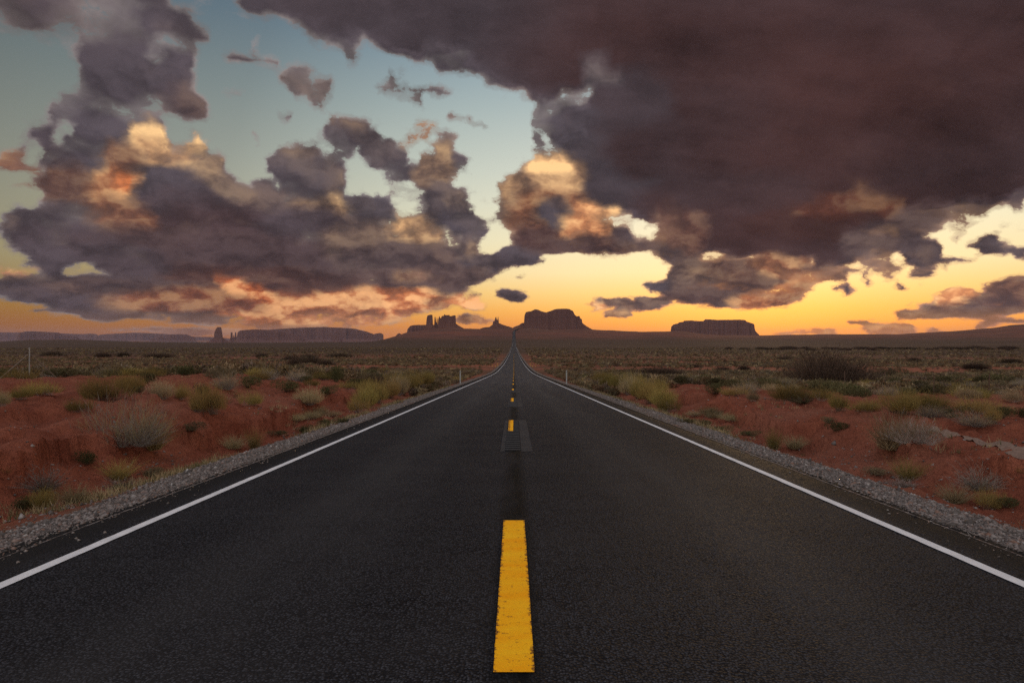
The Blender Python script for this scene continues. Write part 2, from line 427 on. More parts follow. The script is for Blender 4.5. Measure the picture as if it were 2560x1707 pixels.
def bm_obj(name, bm, mat, parent=None, smooth=False):
    me = bpy.data.meshes.new(name)
    bm.normal_update()
    bm.to_mesh(me)
    bm.free()
    if smooth:
        for p in me.polygons:
            p.use_smooth = True
    if mat:
        me.materials.append(mat)
    return link(bpy.data.objects.new(name, me), parent)

def add_box(bm, c, s, bevel=0.0):
    vs = []
    for dx in (-.5, .5):
        for dy in (-.5, .5):
            for dz in (-.5, .5):
                vs.append(bm.verts.new((c[0] + dx * s[0], c[1] + dy * s[1], c[2] + dz * s[2])))
    idx = ((0, 1, 3, 2), (4, 6, 7, 5), (0, 4, 5, 1), (2, 3, 7, 6), (0, 2, 6, 4), (1, 5, 7, 3))
    fs = [bm.faces.new([vs[i] for i in f]) for f in idx]
    if bevel:
        es = {e for f in fs for e in f.edges}
        bmesh.ops.bevel(bm, geom=list(es), offset=bevel, segments=2, affect='EDGES', profile=.6)

def add_tube(bm, pts, r, seg=6, r1=None):
    pts = [Vector(p) for p in pts]
    rings = []
    for i, p in enumerate(pts):
        d = (pts[min(i + 1, len(pts) - 1)] - pts[max(i - 1, 0)]).normalized()
        u = d.orthogonal().normalized()
        v = d.cross(u)
        rr = r if r1 is None else r + (r1 - r) * i / (len(pts) - 1)
        rings.append([bm.verts.new(p + rr * (math.cos(a) * u + math.sin(a) * v))
                      for a in (2 * math.pi * k / seg for k in range(seg))])
    for a, b2 in zip(rings, rings[1:]):
        for k in range(seg):
            bm.faces.new((a[k], a[(k + 1) % seg], b2[(k + 1) % seg], b2[k]))
    bm.faces.new(rings[0][::-1])
    bm.faces.new(rings[-1])

# ------------------------------------------------------------------ noise on arrays
def _hash(ix, iy, s):
    h = (ix.astype(np.int64) * 374761393 + iy.astype(np.int64) * 668265263 + s * 1274126177) & 0xffffffff
    h = ((h ^ (h >> 13)) * 1274126177) & 0xffffffff
    return ((h ^ (h >> 16)) & 0xffffff) / float(0xffffff)

def vnoise(x, y, s=0):
    ix, iy = np.floor(x), np.floor(y)
    fx, fy = x - ix, y - iy
    fx = fx * fx * fx * (fx * (fx * 6 - 15) + 10)
    fy = fy * fy * fy * (fy * (fy * 6 - 15) + 10)
    a, b2 = _hash(ix, iy, s), _hash(ix + 1, iy, s)
    c, d = _hash(ix, iy + 1, s), _hash(ix + 1, iy + 1, s)
    return (a + (b2 - a) * fx) * (1 - fy) + (c + (d - c) * fx) * fy * 1.0 if False else \
        (a * (1 - fx) + b2 * fx) * (1 - fy) + (c * (1 - fx) + d * fx) * fy

def fbm(x, y, s=0, octaves=4, gain=.5):
    t, amp, tot = 0.0, 1.0, 0.0
    for k in range(octaves):
        t = t + amp * (vnoise(x, y, s + 17 * k) - .5)
        tot += amp
        amp *= gain
        x, y = x * 2.03 + 11.3, y * 2.03 + 4.7
    return t / tot * 2          # about -1..1

def sstep(a, b, v):
    t = np.clip((v - a) / (b - a), 0, 1)
    return t * t * (3 - 2 * t)

# ------------------------------------------------------------------ terrain
_ry = np.arange(0, 1200, 1.0)
_rz = np.interp(_ry, [0, 130, 163, 231, 315, 434, 600, 800, 1200],
                [-1.55, -1.55 - .042 * 130, -7.75, -9.15, -10.2, -11.4, -12.6, -12.6, -12.4])
_kern = np.exp(-.5 * (np.arange(-60, 61) / 22.0) ** 2)
_kern /= _kern.sum()
_pad = np.concatenate([_rz[0] + .042 * np.arange(60, 0, -1), _rz, np.full(60, _rz[-1])])
_rz = np.convolve(_pad, _kern, 'valid')

CREST = [(-400, 852), (0, 854), (71, 849.7), (199, 849), (332, 853.7), (520, 856.8), (925, 854.4), (957, 849), (983, 841.7),
         (989, 840), (1019, 830), (1058, 826.6), (1099, 821.5), (1136, 820), (1159, 821.5), (1198, 822.5), (1274, 820.5),
         (1301, 819), (1327, 821.5), (1347, 823), (1393, 825.4), (1462, 823), (1520, 826), (1600, 830), (1682, 828.4),
         (1712, 829.4), (1763, 836.5), (1800, 838.6), (1894, 838.6), (2080, 835.5), (2241, 835.7), (2294, 832.7),
         (2379, 828.5), (2485, 820), (2528, 813), (2560, 811), (2800, 800), (3300, 812)]
_ct = np.array([(p[0] - 1285) / FPX for p in CREST])
_ce = np.array([(848 - p[1]) / FPX for p in CREST])
DC = 2600.0

def road_x(y):
    return 72.0 * np.clip((np.asarray(y, dtype=float) - 2050) / 550.0, 0, 2) ** 1.6

def polar(x, y):
    r = np.hypot(x, y)
    az = np.arctan2(x, y)
    a = np.clip(az, -R(55), R(55))
    return r * np.cos(a), np.tan(a), r

def base_z(d, t):
    """the lie of the land: down from the brow where the camera stands, across the flat, up to the far crest"""
    z0 = np.interp(d, _ry, _rz)
    s = sstep(900, DC, d) ** 1.75
    crest = np.interp(t, _ct, _ce) * DC
    z = z0 * (1 - s) + crest * s
    return z - np.clip(d - DC, 0, 2500) * .03

def road_z(x, y):
    """top of the asphalt"""
    d, t, r = polar(np.asarray(road_x(y), dtype=float) + 0 * y, y)
    return base_z(d, t) - .008 * np.abs(x - road_x(y))

SHX = [0, 4.3, 4.5, 5.1, 5.7, 6.4, 7.2, 9.0, 13.0, 18, 27, 40, 60]
SHL = [-.03, -.05, -.07, -.11, -.30, -.40, -.26, .12, .80, 1.0, .85, .45, .1]
SHR = [-.03, -.05, -.07, -.11, -.30, -.40, -.26, .05, .22, .0, -.3, -.3, .0]

def terrain(x, y, under=True):
    x = np.asarray(x, dtype=float); y = np.asarray(y, dtype=float)
    d, t, r = polar(x, y)
    z = base_z(d, t)
    lx = x - road_x(y)
    ax = np.abs(lx)
    off = np.where(lx < 0, np.interp(ax, SHX, SHL), np.interp(ax, SHX, SHR))
    near = 1 - sstep(45, 130, d)
    ditch = np.interp(ax, [0, 4.3, 4.5, 5.1, 5.7, 6.4, 7.2, 9], [-.03, -.05, -.07, -.11, -.2, -.22, -.15, 0])
    z = z + off * near + ditch * (1 - near) * (1 - sstep(300, 700, d))
    # broken little banks beside the road; both verges alike
    sx, sy = ax, y
    edge = 7.6 + 1.6 * fbm(sy * .23, sy * 0 + 3.1, 5, 3) + .55 * fbm(sx * 1.3, sy * 1.3, 9, 4)
    bank = sstep(edge - .10, edge + .06, ax) - sstep(edge - .2, edge + 3.2, ax)
    bank = bank * sstep(6.0, 6.6, ax) * (1 - sstep(40, 70, d)) * sstep(-.5, .2, fbm(sy * .13, sx * .1, 21, 2) + .25)
    z = z + .40 * bank * np.where(lx > 0, 1 - sstep(7.6, 8.3, ax) * (1 - sstep(14, 18, y)), 1.0)
    edge2 = 10.6 + 1.6 * fbm(sy * .17, sy * 0 + 9.1, 35, 3) + .3 * fbm(sx * 1.1, sy * 1.1, 39, 3)
    z = z + .22 * (sstep(edge2 - .2, edge2 + .2, ax) - sstep(edge2 - .3, edge2 + 3.5, ax)) * (1 - sstep(35, 60, d))
    # the washed-out gully
    for gy, gx, sy_, sx_, dep in ((16.5, 7.6, 3.2, 1.15, .62), (8.6, 7.1, 1.3, .55, .25), (11.5, 6.9, 1.0, .6, .2)):
        z = z - dep * np.exp(-((y - gy) / sy_) ** 2 - ((ax - gx - .18 * (y - gy) * .3) / sx_) ** 2)
    rough = sstep(5.0, 6.6, ax)
    fine = 1 - sstep(25, 60, d)
    rill = 1 - 2 * np.abs(fbm(sx * .9, sy * .45, 14, 4))
    z = z + rough * (.13 * fbm(x * .55, y * .55, 2, 4) + fine * (.12 * fbm(x * 3.1, y * 2.4, 3, 5) + .05 * fbm(x * 1.2, y * 5.0, 31, 4) - .10 * rill * sstep(.3, 1, rill)))
    z = z + sstep(12, 40, ax) * (.22 * fbm(x * .09, y * .09, 4, 4)) * sstep(10, 40, d)
    z = z + sstep(25, 140, ax) * (1.1 * fbm(x * .012, y * .016, 6, 4)) * sstep(120, 420, d) * (1 - .5 * sstep(900, 2000, d))
    crestn = sstep(1500, 2300, d) * sstep(12, 60, ax)
    z = z + crestn * 1.4 * fbm(x * .02, y * .006, 8, 4)
    if under:
        z = np.where(ax < 4.32, z - .12 - .0006 * d, z)
    return z

def ground_at(px, py, lift=0.0):
    """the spot of ground that is seen at a given place of the photograph"""
    u, v = (px - 1285) / FPX, (848 - py) / FPX
    ys = np.geomspace(2.5, 3000, 4000)
    below = (v * ys) < terrain(u * ys, ys, False)
    i = int(np.argmax(below)) if below.any() else len(ys) - 1
    a, b2 = ys[max(i - 1, 0)], ys[i]
    for _ in range(24):
        c = .5 * (a + b2)
        if v * c < float(terrain(u * c, c, False)): b2 = c
        else: a = c
    return Vector((u * b2, b2, float(terrain(u * b2, b2, False)) + lift))

# ------------------------------------------------------------------ materials
def new_mat(name, rough=.9, spec=.25):
    m = bpy.data.materials.new(name)
    m.use_nodes = True
    b = NB(m.node_tree)
    bsdf = m.node_tree.nodes['Principled BSDF']
    bsdf.inputs['Roughness'].default_value = rough
    bsdf.inputs['Specular IOR Level'].default_value = spec
    return m, b, bsdf

def bump(b, bsdf, h, strength, dist):
    n = b.node('ShaderNodeBump')
    n.inputs['Strength'].default_value = strength
    n.inputs['Distance'].default_value = dist
    b.put(n.inputs['Height'], h)
    b.put(bsdf.inputs['Normal'], n.outputs[0])

def rgb(r, g, b_):
    return (r, g, b_, 1.0)

def flat_mat(name, col, rough=.8, spec=.3, var=.25, scale=6.0, metal=0.0):
    m, b, s = new_mat(name, rough, spec)
    P = b.node('ShaderNodeTexCoord').outputs['Object']
    n = b.noise(P, scale, 5, .6)
    lo = tuple(v * (1 - var) for v in col) + (1,)
    hi = tuple(min(1, v * (1 + var)) for v in col) + (1,)
    b.put(s.inputs['Base Color'], b.mix(b.rng(n, .3, .7), lo, hi))
    s.inputs['Metallic'].default_value = metal
    return m

def mat_ground():
    m, b, s = new_mat('red_earth', .95, .15)
    P = b.node('ShaderNodeNewGeometry').outputs['Position']
    x, y, z = b.sep(P)
    dist = b.vm('LENGTH', P)
    big = b.noise(P, .16, 4, .55)
    mid = b.noise(P, 1.4, 5, .6)
    fin = b.noise(P, 14.0, 6, .65)
    grit = b.voro(P, 55.0)
    red = b.mix(b.rng(mid, .3, .7), rgb(.205, .054, .029), rgb(.335, .106, .060))
    red = b.mix(b.rng(big, .50, .64, 0, .8), red, rgb(.30, .112, .070))
    red = b.mix(b.rng(fin, .50, .68, 0, .75), red, rgb(.110, .028, .015))
    red = b.mix(b.rng(b.noise(P, 31.0, 3, .7), .62, .76, 0, .55), red, rgb(.30, .145, .10))
    # dry grass litter beside the gravel
    ax = b.m('ABSOLUTE', x)
    verge = b.m('MULTIPLY', b.rng(ax, 6.6, 5.1), b.rng(b.noise(P, 1.9, 4, .6), .40, .58))
    red = b.mix(b.m('MULTIPLY', verge, .65), red, rgb(.15, .095, .06))
    # the scrub plain: litter and low growth too far off to single out
    scr = b.noise(P, .05, 5, .6)
    scr2 = b.noise(b.vm('MULTIPLY', P, (.3, 1.0, 1.0)), .013, 4, .55)
    green = b.mix(b.rng(b.noise(P, .5, 4, .7), .35, .65), rgb(.078, .040, .024), rgb(.125, .066, .040))
    cover = b.m('MULTIPLY', b.rng(dist, 28, 95), b.rng(b.m('ADD', scr, scr2), .90, 1.10, .10, .85))
    col = b.mix(cover, red, green)
    far = b.mix(b.rng(scr2, .42, .62), rgb(.040, .028, .019), rgb(.066, .042, .028))
    col = b.mix(b.rng(dist, 260, 620, 0, .9), col, far)
    hill = b.mix(b.rng(b.noise(b.vm('MULTIPLY', P, (.4, .4, 4.0)), .02, 5, .6), .4, .62), rgb(.105, .048, .036), rgb(.165, .062, .042))
    col = b.mix(b.m('MULTIPLY', b.rng(dist, 1150, 1750), b.rng(z, -6, 10)), col, hill)
    b.put(s.inputs['Base Color'], col)
    h = b.m('ADD', b.m('MULTIPLY', fin, .6), b.m('MULTIPLY', grit, .35))
    h = b.m('ADD', h, b.m('MULTIPLY', mid, 1.2))
    bump(b, s, h, 1.0, .09)
    return m

def mat_asphalt():
    m, b, s = new_mat('asphalt', .85, .06)
    P = b.node('ShaderNodeNewGeometry').outputs['Position']
    x, y, z = b.sep(P)
    dist = b.vm('LENGTH', P)
    chips = b.voro(P, 62.0, out='Color')
    cv = b.sep(chips)[0]
    cd = b.voro(P, 62.0)
    mott = b.noise(P, 1.1, 5, .6)
    streak = b.noise(b.vm('MULTIPLY', P, (1.0, .05, 1.0)), 1.6, 4, .55)
    col = b.mix(b.rng(cv, .1, .95), rgb(.013, .0135, .017), rgb(.066, .068, .080))
    col = b.mix(b.rng(cd, .30, .60), col, rgb(.006, .006, .008))
    col = b.mix(b.rng(mott, .35, .7, 0, .25), col, rgb(.046, .044, .046))
    far = b.mix(b.rng(streak, .35, .65), rgb(.038, .038, .044), rgb(.054, .054, .061))
    col = b.mix(b.rng(dist, 14, 60), col, far)
    ax = b.m('ABSOLUTE', x)
    # tyre-worn strips and the oily sealed seam down the middle
    wheel = b.m('MULTIPLY', b.rng(b.m('ABSOLUTE', b.m('SUBTRACT', ax, 1.85)), .9, .15), b.rng(streak, .3, .6))
    col = b.mix(b.m('MULTIPLY', wheel, .22), col, rgb(.075, .072, .072))
    axn = b.m('ADD', ax, b.m('MULTIPLY', b.m('SUBTRACT', b.noise(P, 3.0, 4, .6), .5), .16))
    seam = b.m('MULTIPLY', b.rng(axn, .19, .06), b.rng(b.noise(b.vm('MULTIPLY', P, (1, .25, 1)), 2.2, 3, .6), .38, .56, .25, 1))
    col = b.mix(seam, col, rgb(.006, .006, .0065))
    # fresh black edge outside the white line
    out = b.rng(b.m('ADD', ax, b.m('MULTIPLY', b.m('SUBTRACT', b.noise(P, 2.5, 4, .6), .5), .12)), 3.80, 4.02)
    col = b.mix(b.m('MULTIPLY', out, .72), col, rgb(.011, .010, .010))
    b.put(s.inputs['Base Color'], col)
    b.put(s.inputs['Roughness'], b.rng(cv, 0, 1, .66, .95))
    h = b.m('MULTIPLY', b.m('SUBTRACT', .6, cd), b.rng(dist, 30, 6, .0, 1.0))
    bump(b, s, b.m('ADD', h, b.m('MULTIPLY', b.noise(P, 40, 3, .6), .4)), .8, .012)
    return m

def mat_paint(name, c0, c1, dark, wear=.60):
    m, b, s = new_mat(name, .8, .1)
    P = b.node('ShaderNodeNewGeometry').outputs['Position']
    n = b.noise(P, 26, 5, .7)
    tr = b.noise(b.vm('MULTIPLY', P, (.5, 1.0, 1.0)), 5.5, 4, .6)
    col = b.mix(b.rng(tr, .35, .65), c0, c1)
    chips = b.voro(P, 95.0)
    ax = b.m('ABSOLUTE', b.sep(P)[0])
    rim = b.m('MULTIPLY', b.rng(ax, .078, .104, 0, .16), b.m('LESS_THAN', ax, .2))
    n = b.m('ADD', n, rim)
    pit = b.m('MULTIPLY', b.rng(n, wear, wear + .07), b.rng(chips, .3, .5, .55, 1))
    col = b.mix(pit, col, dark)
    b.put(s.inputs['Base Color'], col)
    bump(b, s, b.m('SUBTRACT', .6, chips), .45, .008)
    return m

def mat_gravel():
    m, b, s = new_mat('gravel', .9, .25)
    P = b.node('ShaderNodeNewGeometry').outputs['Position']
    v = b.voro(P, 24.0, out='Color')
    cv = b.sep(v)[0]
    d = b.voro(P, 24.0)
    col = b.mix(b.rng(cv, .0, 1.0), rgb(.085, .075, .070), rgb(.31, .27, .255))
    col = b.mix(b.rng(b.sep(v)[1], .8, .9, 0, .6), col, rgb(.24, .13, .09))
    col = b.mix(b.rng(d, .35, .6), col, rgb(.06, .048, .042))
    col = b.mix(b.rng(b.noise(P, 1.3, 4, .6), .56, .7, 0, .55), col, rgb(.2, .1, .07))
    b.put(s.inputs['Base Color'], col)
    bump(b, s, b.m('SUBTRACT', .6, d), .9, .03)
    return m

def mat_stones():
    m, b, s = new_mat('stones', .85, .25)
    g = b.node('ShaderNodeNewGeometry')
    rnd = g.outputs['Random Per Island']
    col = b.ramp(rnd, [(0, rgb(.06, .052, .049)), (.25, rgb(.115, .098, .090)), (.55, rgb(.18, .15, .138)), (.78, rgb(.26, .225, .21)),
                       (.88, rgb(.22, .12, .085)), (.95, rgb(.22, .19, .18)), (1, rgb(.40, .37, .35))])
    n = b.noise(g.outputs['Position'], 60, 3, .6)
    b.put(s.inputs['Base Color'], b.mix(b.rng(n, .4, .7, 0, .4), col, rgb(.1, .075, .062)))
    return m

def mat_rock():
    m, b, s = new_mat('sandstone', .95, .1)
    P = b.node('ShaderNodeNewGeometry').outputs['Position']
    band = b.noise(b.vm('MULTIPLY', P, (.0006, .0006, .03)), 1.0, 4, .6)
    flute = b.noise(b.vm('MULTIPLY', P, (.02, .02, .002)), 1.0, 4, .6)
    col = b.mix(b.rng(band, .35, .65), rgb(.105, .045, .034), rgb(.150, .066, .047))
    col = b.mix(b.rng(flute, .35, .7, 0, .3), col, rgb(.095, .042, .033))
    b.put(s.inputs['Base Color'], col)
    return m

def mat_plant(name, c0, c1, trans=.25, var=.35):
    """stems or leaves: the plant's own colour, varied from plant to plant and along the stems"""
    m = bpy.data.materials.new(name)
    m.use_nodes = True
    b = NB(m.node_tree)
    nt = m.node_tree
    nt.nodes.clear()
    oi = b.node('ShaderNodeObjectInfo')
    g = b.node('ShaderNodeNewGeometry')
    r = b.m('FRACT', b.m('ADD', b.m('MULTIPLY', g.outputs['Random Per Island'], .7), b.m('MULTIPLY', oi.outputs['Random'], .5)))
    col = b.mix(r, c0, c1)
    hs = b.node('ShaderNodeHueSaturation')
    b.put(hs.inputs['Color'], col)
    b.put(hs.inputs['Value'], b.rng(oi.outputs['Random'], 0, 1, 1 - var, 1 + var))
    b.put(hs.inputs['Hue'], b.rng(b.m('FRACT', b.m('MULTIPLY', oi.outputs['Random'], 7.3)), 0, 1, .485, .515))
    d = b.node('ShaderNodeBsdfDiffuse')
    t = b.node('ShaderNodeBsdfTranslucent')
    b.put(d.inputs[0], hs.outputs[0]); b.put(t.inputs[0], hs.outputs[0])
    mx = b.node('ShaderNodeMixShader')
    mx.inputs[0].default_value = trans
    nt.links.new(d.outputs[0], mx.inputs[1]); nt.links.new(t.outputs[0], mx.inputs[2])
    out = b.node('ShaderNodeOutputMaterial')
    nt.links.new(mx.outputs[0], out.inputs[0])
    return m

def mat_patch():
    m, b, s = new_mat('worn_asphalt', .9, .1)
    P = b.node('ShaderNodeNewGeometry').outputs['Position']
    cv = b.sep(b.voro(P, 62.0, out='Color'))[0]
    col = b.mix(b.rng(cv, .1, .95), rgb(.018, .018, .020), rgb(.080, .078, .082))
    col = b.mix(b.rng(b.noise(P, 3.5, 5, .75), .44, .60), rgb(.033, .033, .037), col)
    b.put(s.inputs['Base Color'], col)
    bump(b, s, cv, .5, .01)
    return m

M = {
    'ground': mat_ground(), 'asphalt': mat_asphalt(), 'gravel': mat_gravel(), 'stones': mat_stones(), 'rock': mat_rock(),
    'white': mat_paint('white_paint', rgb(.60, .60, .61), rgb(.72, .72, .73), rgb(.07, .07, .07), .63),
    'yellow': mat_paint('yellow_paint', rgb(.97, .40, .004), rgb(1.0, .52, .012), rgb(.17, .07, .02), .60),
    'groove': flat_mat('milled_asphalt', (.045, .043, .043), .9, .2, .4, 60),
    'patch': mat_patch(), 'track': flat_mat('dusty_gravel', (.20, .135, .105), .95, .1, .35, 22),
    'wood': flat_mat('weathered_wood', (.16, .125, .10), .9, .2, .3, 9),
    'steel': flat_mat('rusty_steel', (.10, .055, .04), .7, .4, .3, 20, .3),
    'galv': flat_mat('galvanised_steel', (.26, .26, .26), .5, .5, .2, 12, .5),
    'plastic': flat_mat('white_plastic', (.30, .30, .29), .5, .4, .1, 5),
    'marker_yellow': flat_mat('marker_yellow', (.60, .36, .05), .6, .4, .15, 8),
    'marker_brown': flat_mat('marker_brown', (.09, .05, .03), .6, .4, .15, 8),
    'wire': flat_mat('wire', (.16, .14, .13), .5, .5, .2, 9, .6),
}

# ------------------------------------------------------------------ ground: one sheet out to the horizon
def build_ground():
    front = np.radians(np.concatenate([np.linspace(-47, -8, 190), np.linspace(-8, 8, 130)[1:], np.linspace(8, 47, 190)[1:]]))
    back = np.radians(np.linspace(47, 313, 110))[1:-1]
    az = np.concatenate([front, back])
    rr = np.concatenate([[.6, 1.2, 1.8], np.geomspace(2.3, 60, 300), np.geomspace(60, 3200, 210)[1:], np.geomspace(3200, 27000, 26)[1:]])
    A, RR = np.meshgrid(az, rr)
    X, Y = RR * np.sin(A), RR * np.cos(A)
    Z = terrain(X, Y)
    n, k = A.shape
    verts = np.stack([X, Y, Z], -1).reshape(-1, 3)
    i = np.arange(n - 1)[:, None] * k + np.arange(k)[None, :]
    j = np.arange(n - 1)[:, None] * k + (np.arange(k) + 1)[None, :] % k
    faces = np.stack([i, i + k, j + k, j], -1).reshape(-1, 4)[:, ::-1]
    c = len(verts)
    verts = np.vstack([verts, [[0, 0, float(terrain(np.array(0.0), np.array(.01)))]]])
    o = np_obj('ground', verts, faces, [M['ground']], smooth=True)
    bm = bmesh.new(); bm.from_mesh(o.data)
    bm.verts.ensure_lookup_table()
    for q in range(k):
        bm.faces.new((bm.verts[c], bm.verts[(q + 1) % k], bm.verts[q]))
    bm.normal_update()
    bm.to_mesh(o.data); bm.free()
    for p in o.data.polygons: p.use_smooth = True
    tag(o, 'red desert earth running out to the horizon', None, None, 'structure')
build_ground()

# ------------------------------------------------------------------ road
def strip(name, ys, xs_of, mat, lift, parent=None, skirt=0.0, zf=road_z):
    """a ribbon along the road; xs_of(y) gives the offsets from the centre line across it"""
    rows = []
    for y in ys:
        xs = xs_of(y)
        rows.append(xs)
    xs = np.array(rows)
    yy = np.repeat(np.array(ys)[:, None], xs.shape[1], 1)
    cx = road_x(yy)
    z = zf(xs + cx, yy) + lift
    V = np.stack([xs + cx, yy, z], -1)
    if skirt:
        L = V[:, :1].copy(); L[..., 2] -= skirt
        Rr = V[:, -1:].copy(); Rr[..., 2] -= skirt
        V = np.concatenate([L, V, Rr], 1)
    n, k = V.shape[:2]
    i = np.arange(n - 1)[:, None] * k + np.arange(k - 1)[None, :]
    f = np.stack([i, i + 1, i + k + 1, i + k], -1).reshape(-1, 4)
    return np_obj(name, V.reshape(-1, 3), f, [mat], parent)

YS = np.concatenate([np.linspace(-45, 1, 60), np.linspace(1.15, 30, 420), np.geomspace(30.1, 300, 300), np.geomspace(302, 2560, 150)])

def ragged(y, s):
    yy = np.array([y * 1.0])
    a = float(fbm(yy * .35, yy * 0 + s, 50 + s, 3)[0]) * .10
    b2 = float(fbm(yy * 4.0, yy * 0 + s, 70 + s, 3)[0]) * .05
    return 4.36 + a + (b2 if abs(y) < 60 else 0)

road = strip('road', YS, lambda y: [-ragged(y, 1), -3.8, -2.4, -1.2, 0, 1.2, 2.4, 3.8, ragged(y, 2)], M['asphalt'], 0.0, None, .16)
tag(road, 'straight dark asphalt road running into the distance', None, None, 'structure')

YL = np.concatenate([np.linspace(-45, 1, 40), np.linspace(1.2, 40, 260), np.geomspace(40.3, 1400, 260)])
for s, nm in ((-1, 'edge_line'), (1, 'edge_line')):
    def jag(y, s=s):
        yy = np.array([y * 6.0])
        e = float(fbm(yy, yy * 0 + 2 + s, 90, 2)[0]) * .006
        w = .052
        return [s * 3.68 - w + e, s * 3.68 + w + e * .5]
    strip(nm, YL, jag, M['white'], .006, road)

def dash(y0, y1, x0, x1, seed):
    ys = np.linspace(y0, y1, 60 if y0 < 20 else 8)
    def f(y):
        e = float(fbm(np.array([y * 9.0]), np.array([seed * 3.3]), 33, 2)[0]) * .003 * (y < 20)
        e2 = float(fbm(np.array([y * 9.0]), np.array([seed * 5.3]), 34, 2)[0]) * .003 * (y < 20)
        return [x0 + e, x1 + e2]
    return strip('centre_dash', ys, f, M['yellow'], .007, road)

dash(3.17, 6.28, -.105, .105, 1)
for k in range(1, 46):
    y0 = 14.85 + 12.15 * (k - 1)
    if k < 7:
        dash(y0, y0 + 3.0, -.145, -.02, k + 1)
        # worn patch and milled grooves beside the dash
        strip('worn_patch', np.linspace(y0 - 3.5, y0 + 3.0, 14), lambda y: [.13, .34], M['patch'], .004, road)
        strip('worn_patch', np.linspace(y0 - 3.5, y0 + 3.0, 14), lambda y: [-.25, -.165], M['patch'], .004, road)
        if k < 4:
            for q in range(20):
                gy = y0 - 3.35 + q * .315
                x0 = -.16 if gy < y0 - .05 else -.01
                ys = [gy, gy + .05, gy + .085, gy + .12, gy + .17]
                prof = [.008, .010, .024, .010, .008]
                V, F = [], []
                for yy, pz in zip(ys, prof):
                    for xx in (x0, .12):
                        V.append((xx, yy, float(road_z(np.array(xx), np.array(yy))) + pz))
                for e in range(4):
                    F.append((2 * e, 2 * e + 1, 2 * e + 3, 2 * e + 2))
                np_obj('rumble_groove', V, F, [M['groove']], road)
    else:
        dash(y0, y0 + 3.0, -.12, .02, k + 1)

# gravel shoulders
def shoulder_z(x, y):
    d, _, _ = polar(x, y)
    return terrain(x, y, False) + .014 + .0006 * d
YG = np.concatenate([np.linspace(-40, 2, 40), np.linspace(2.1, 40, 240), np.geomspace(40.5, 900, 200)])
for s in (-1, 1):
    def gx(y, s=s):
        yy = np.array([y * 1.0])
        o = 5.02 + float(fbm(yy * .4, yy * 0 + s, 60, 4)[0]) * .22
        xs = [4.22, 4.5, 4.75, o]
        return [s * v for v in xs][::s]
    g = strip('gravel_shoulder', YG, gx, M['gravel'], 0.0, None, 0.0, shoulder_z)
    tag(g, 'grey gravel shoulder along the %s edge of the road' % ('left' if s < 0 else 'right'), None, None, 'structure')

# a gravel track leaving on the right
def track():
    a, c = ground_at(2365, 1086), ground_at(2535, 1116)
    d = c - a
    pts = [a + d * u + Vector((.10 * math.sin(2.2 * u), 0, 0)) for u in (-.25, 0, .33, .66, 1, 1.6, 2.4)]
    V, F = [], []
    n = 40
    for i in range(n + 1):
        u = i / n * (len(pts) - 1)
        k = min(int(u), len(pts) - 2)
        p = pts[k].lerp(pts[k + 1], u - k)
        tdir = (pts[k + 1] - pts[k]); tdir.z = 0; tdir.normalize()
        nrm = Vector((tdir.y, -tdir.x, 0))
        w = .04 + .22 * min(1, u / 3.0) + .02 * math.sin(i * 1.7) + .02 * math.sin(i * .77)
        for e in (-1, -.3, .3, 1):
            q = p + nrm * w * e
            V.append((q.x, q.y, float(terrain(q.x, q.y, False)) + .022))
    for i in range(n):
        for e in range(3):
            F.append((i * 4 + e, i * 4 + e + 1, i * 4 + e + 5, i * 4 + e + 4))
    o = np_obj('gravel_track', V, F, [M['track']])
    tag(o, 'pale gravel track curving through the red earth on the right', None, None, 'structure')
track()

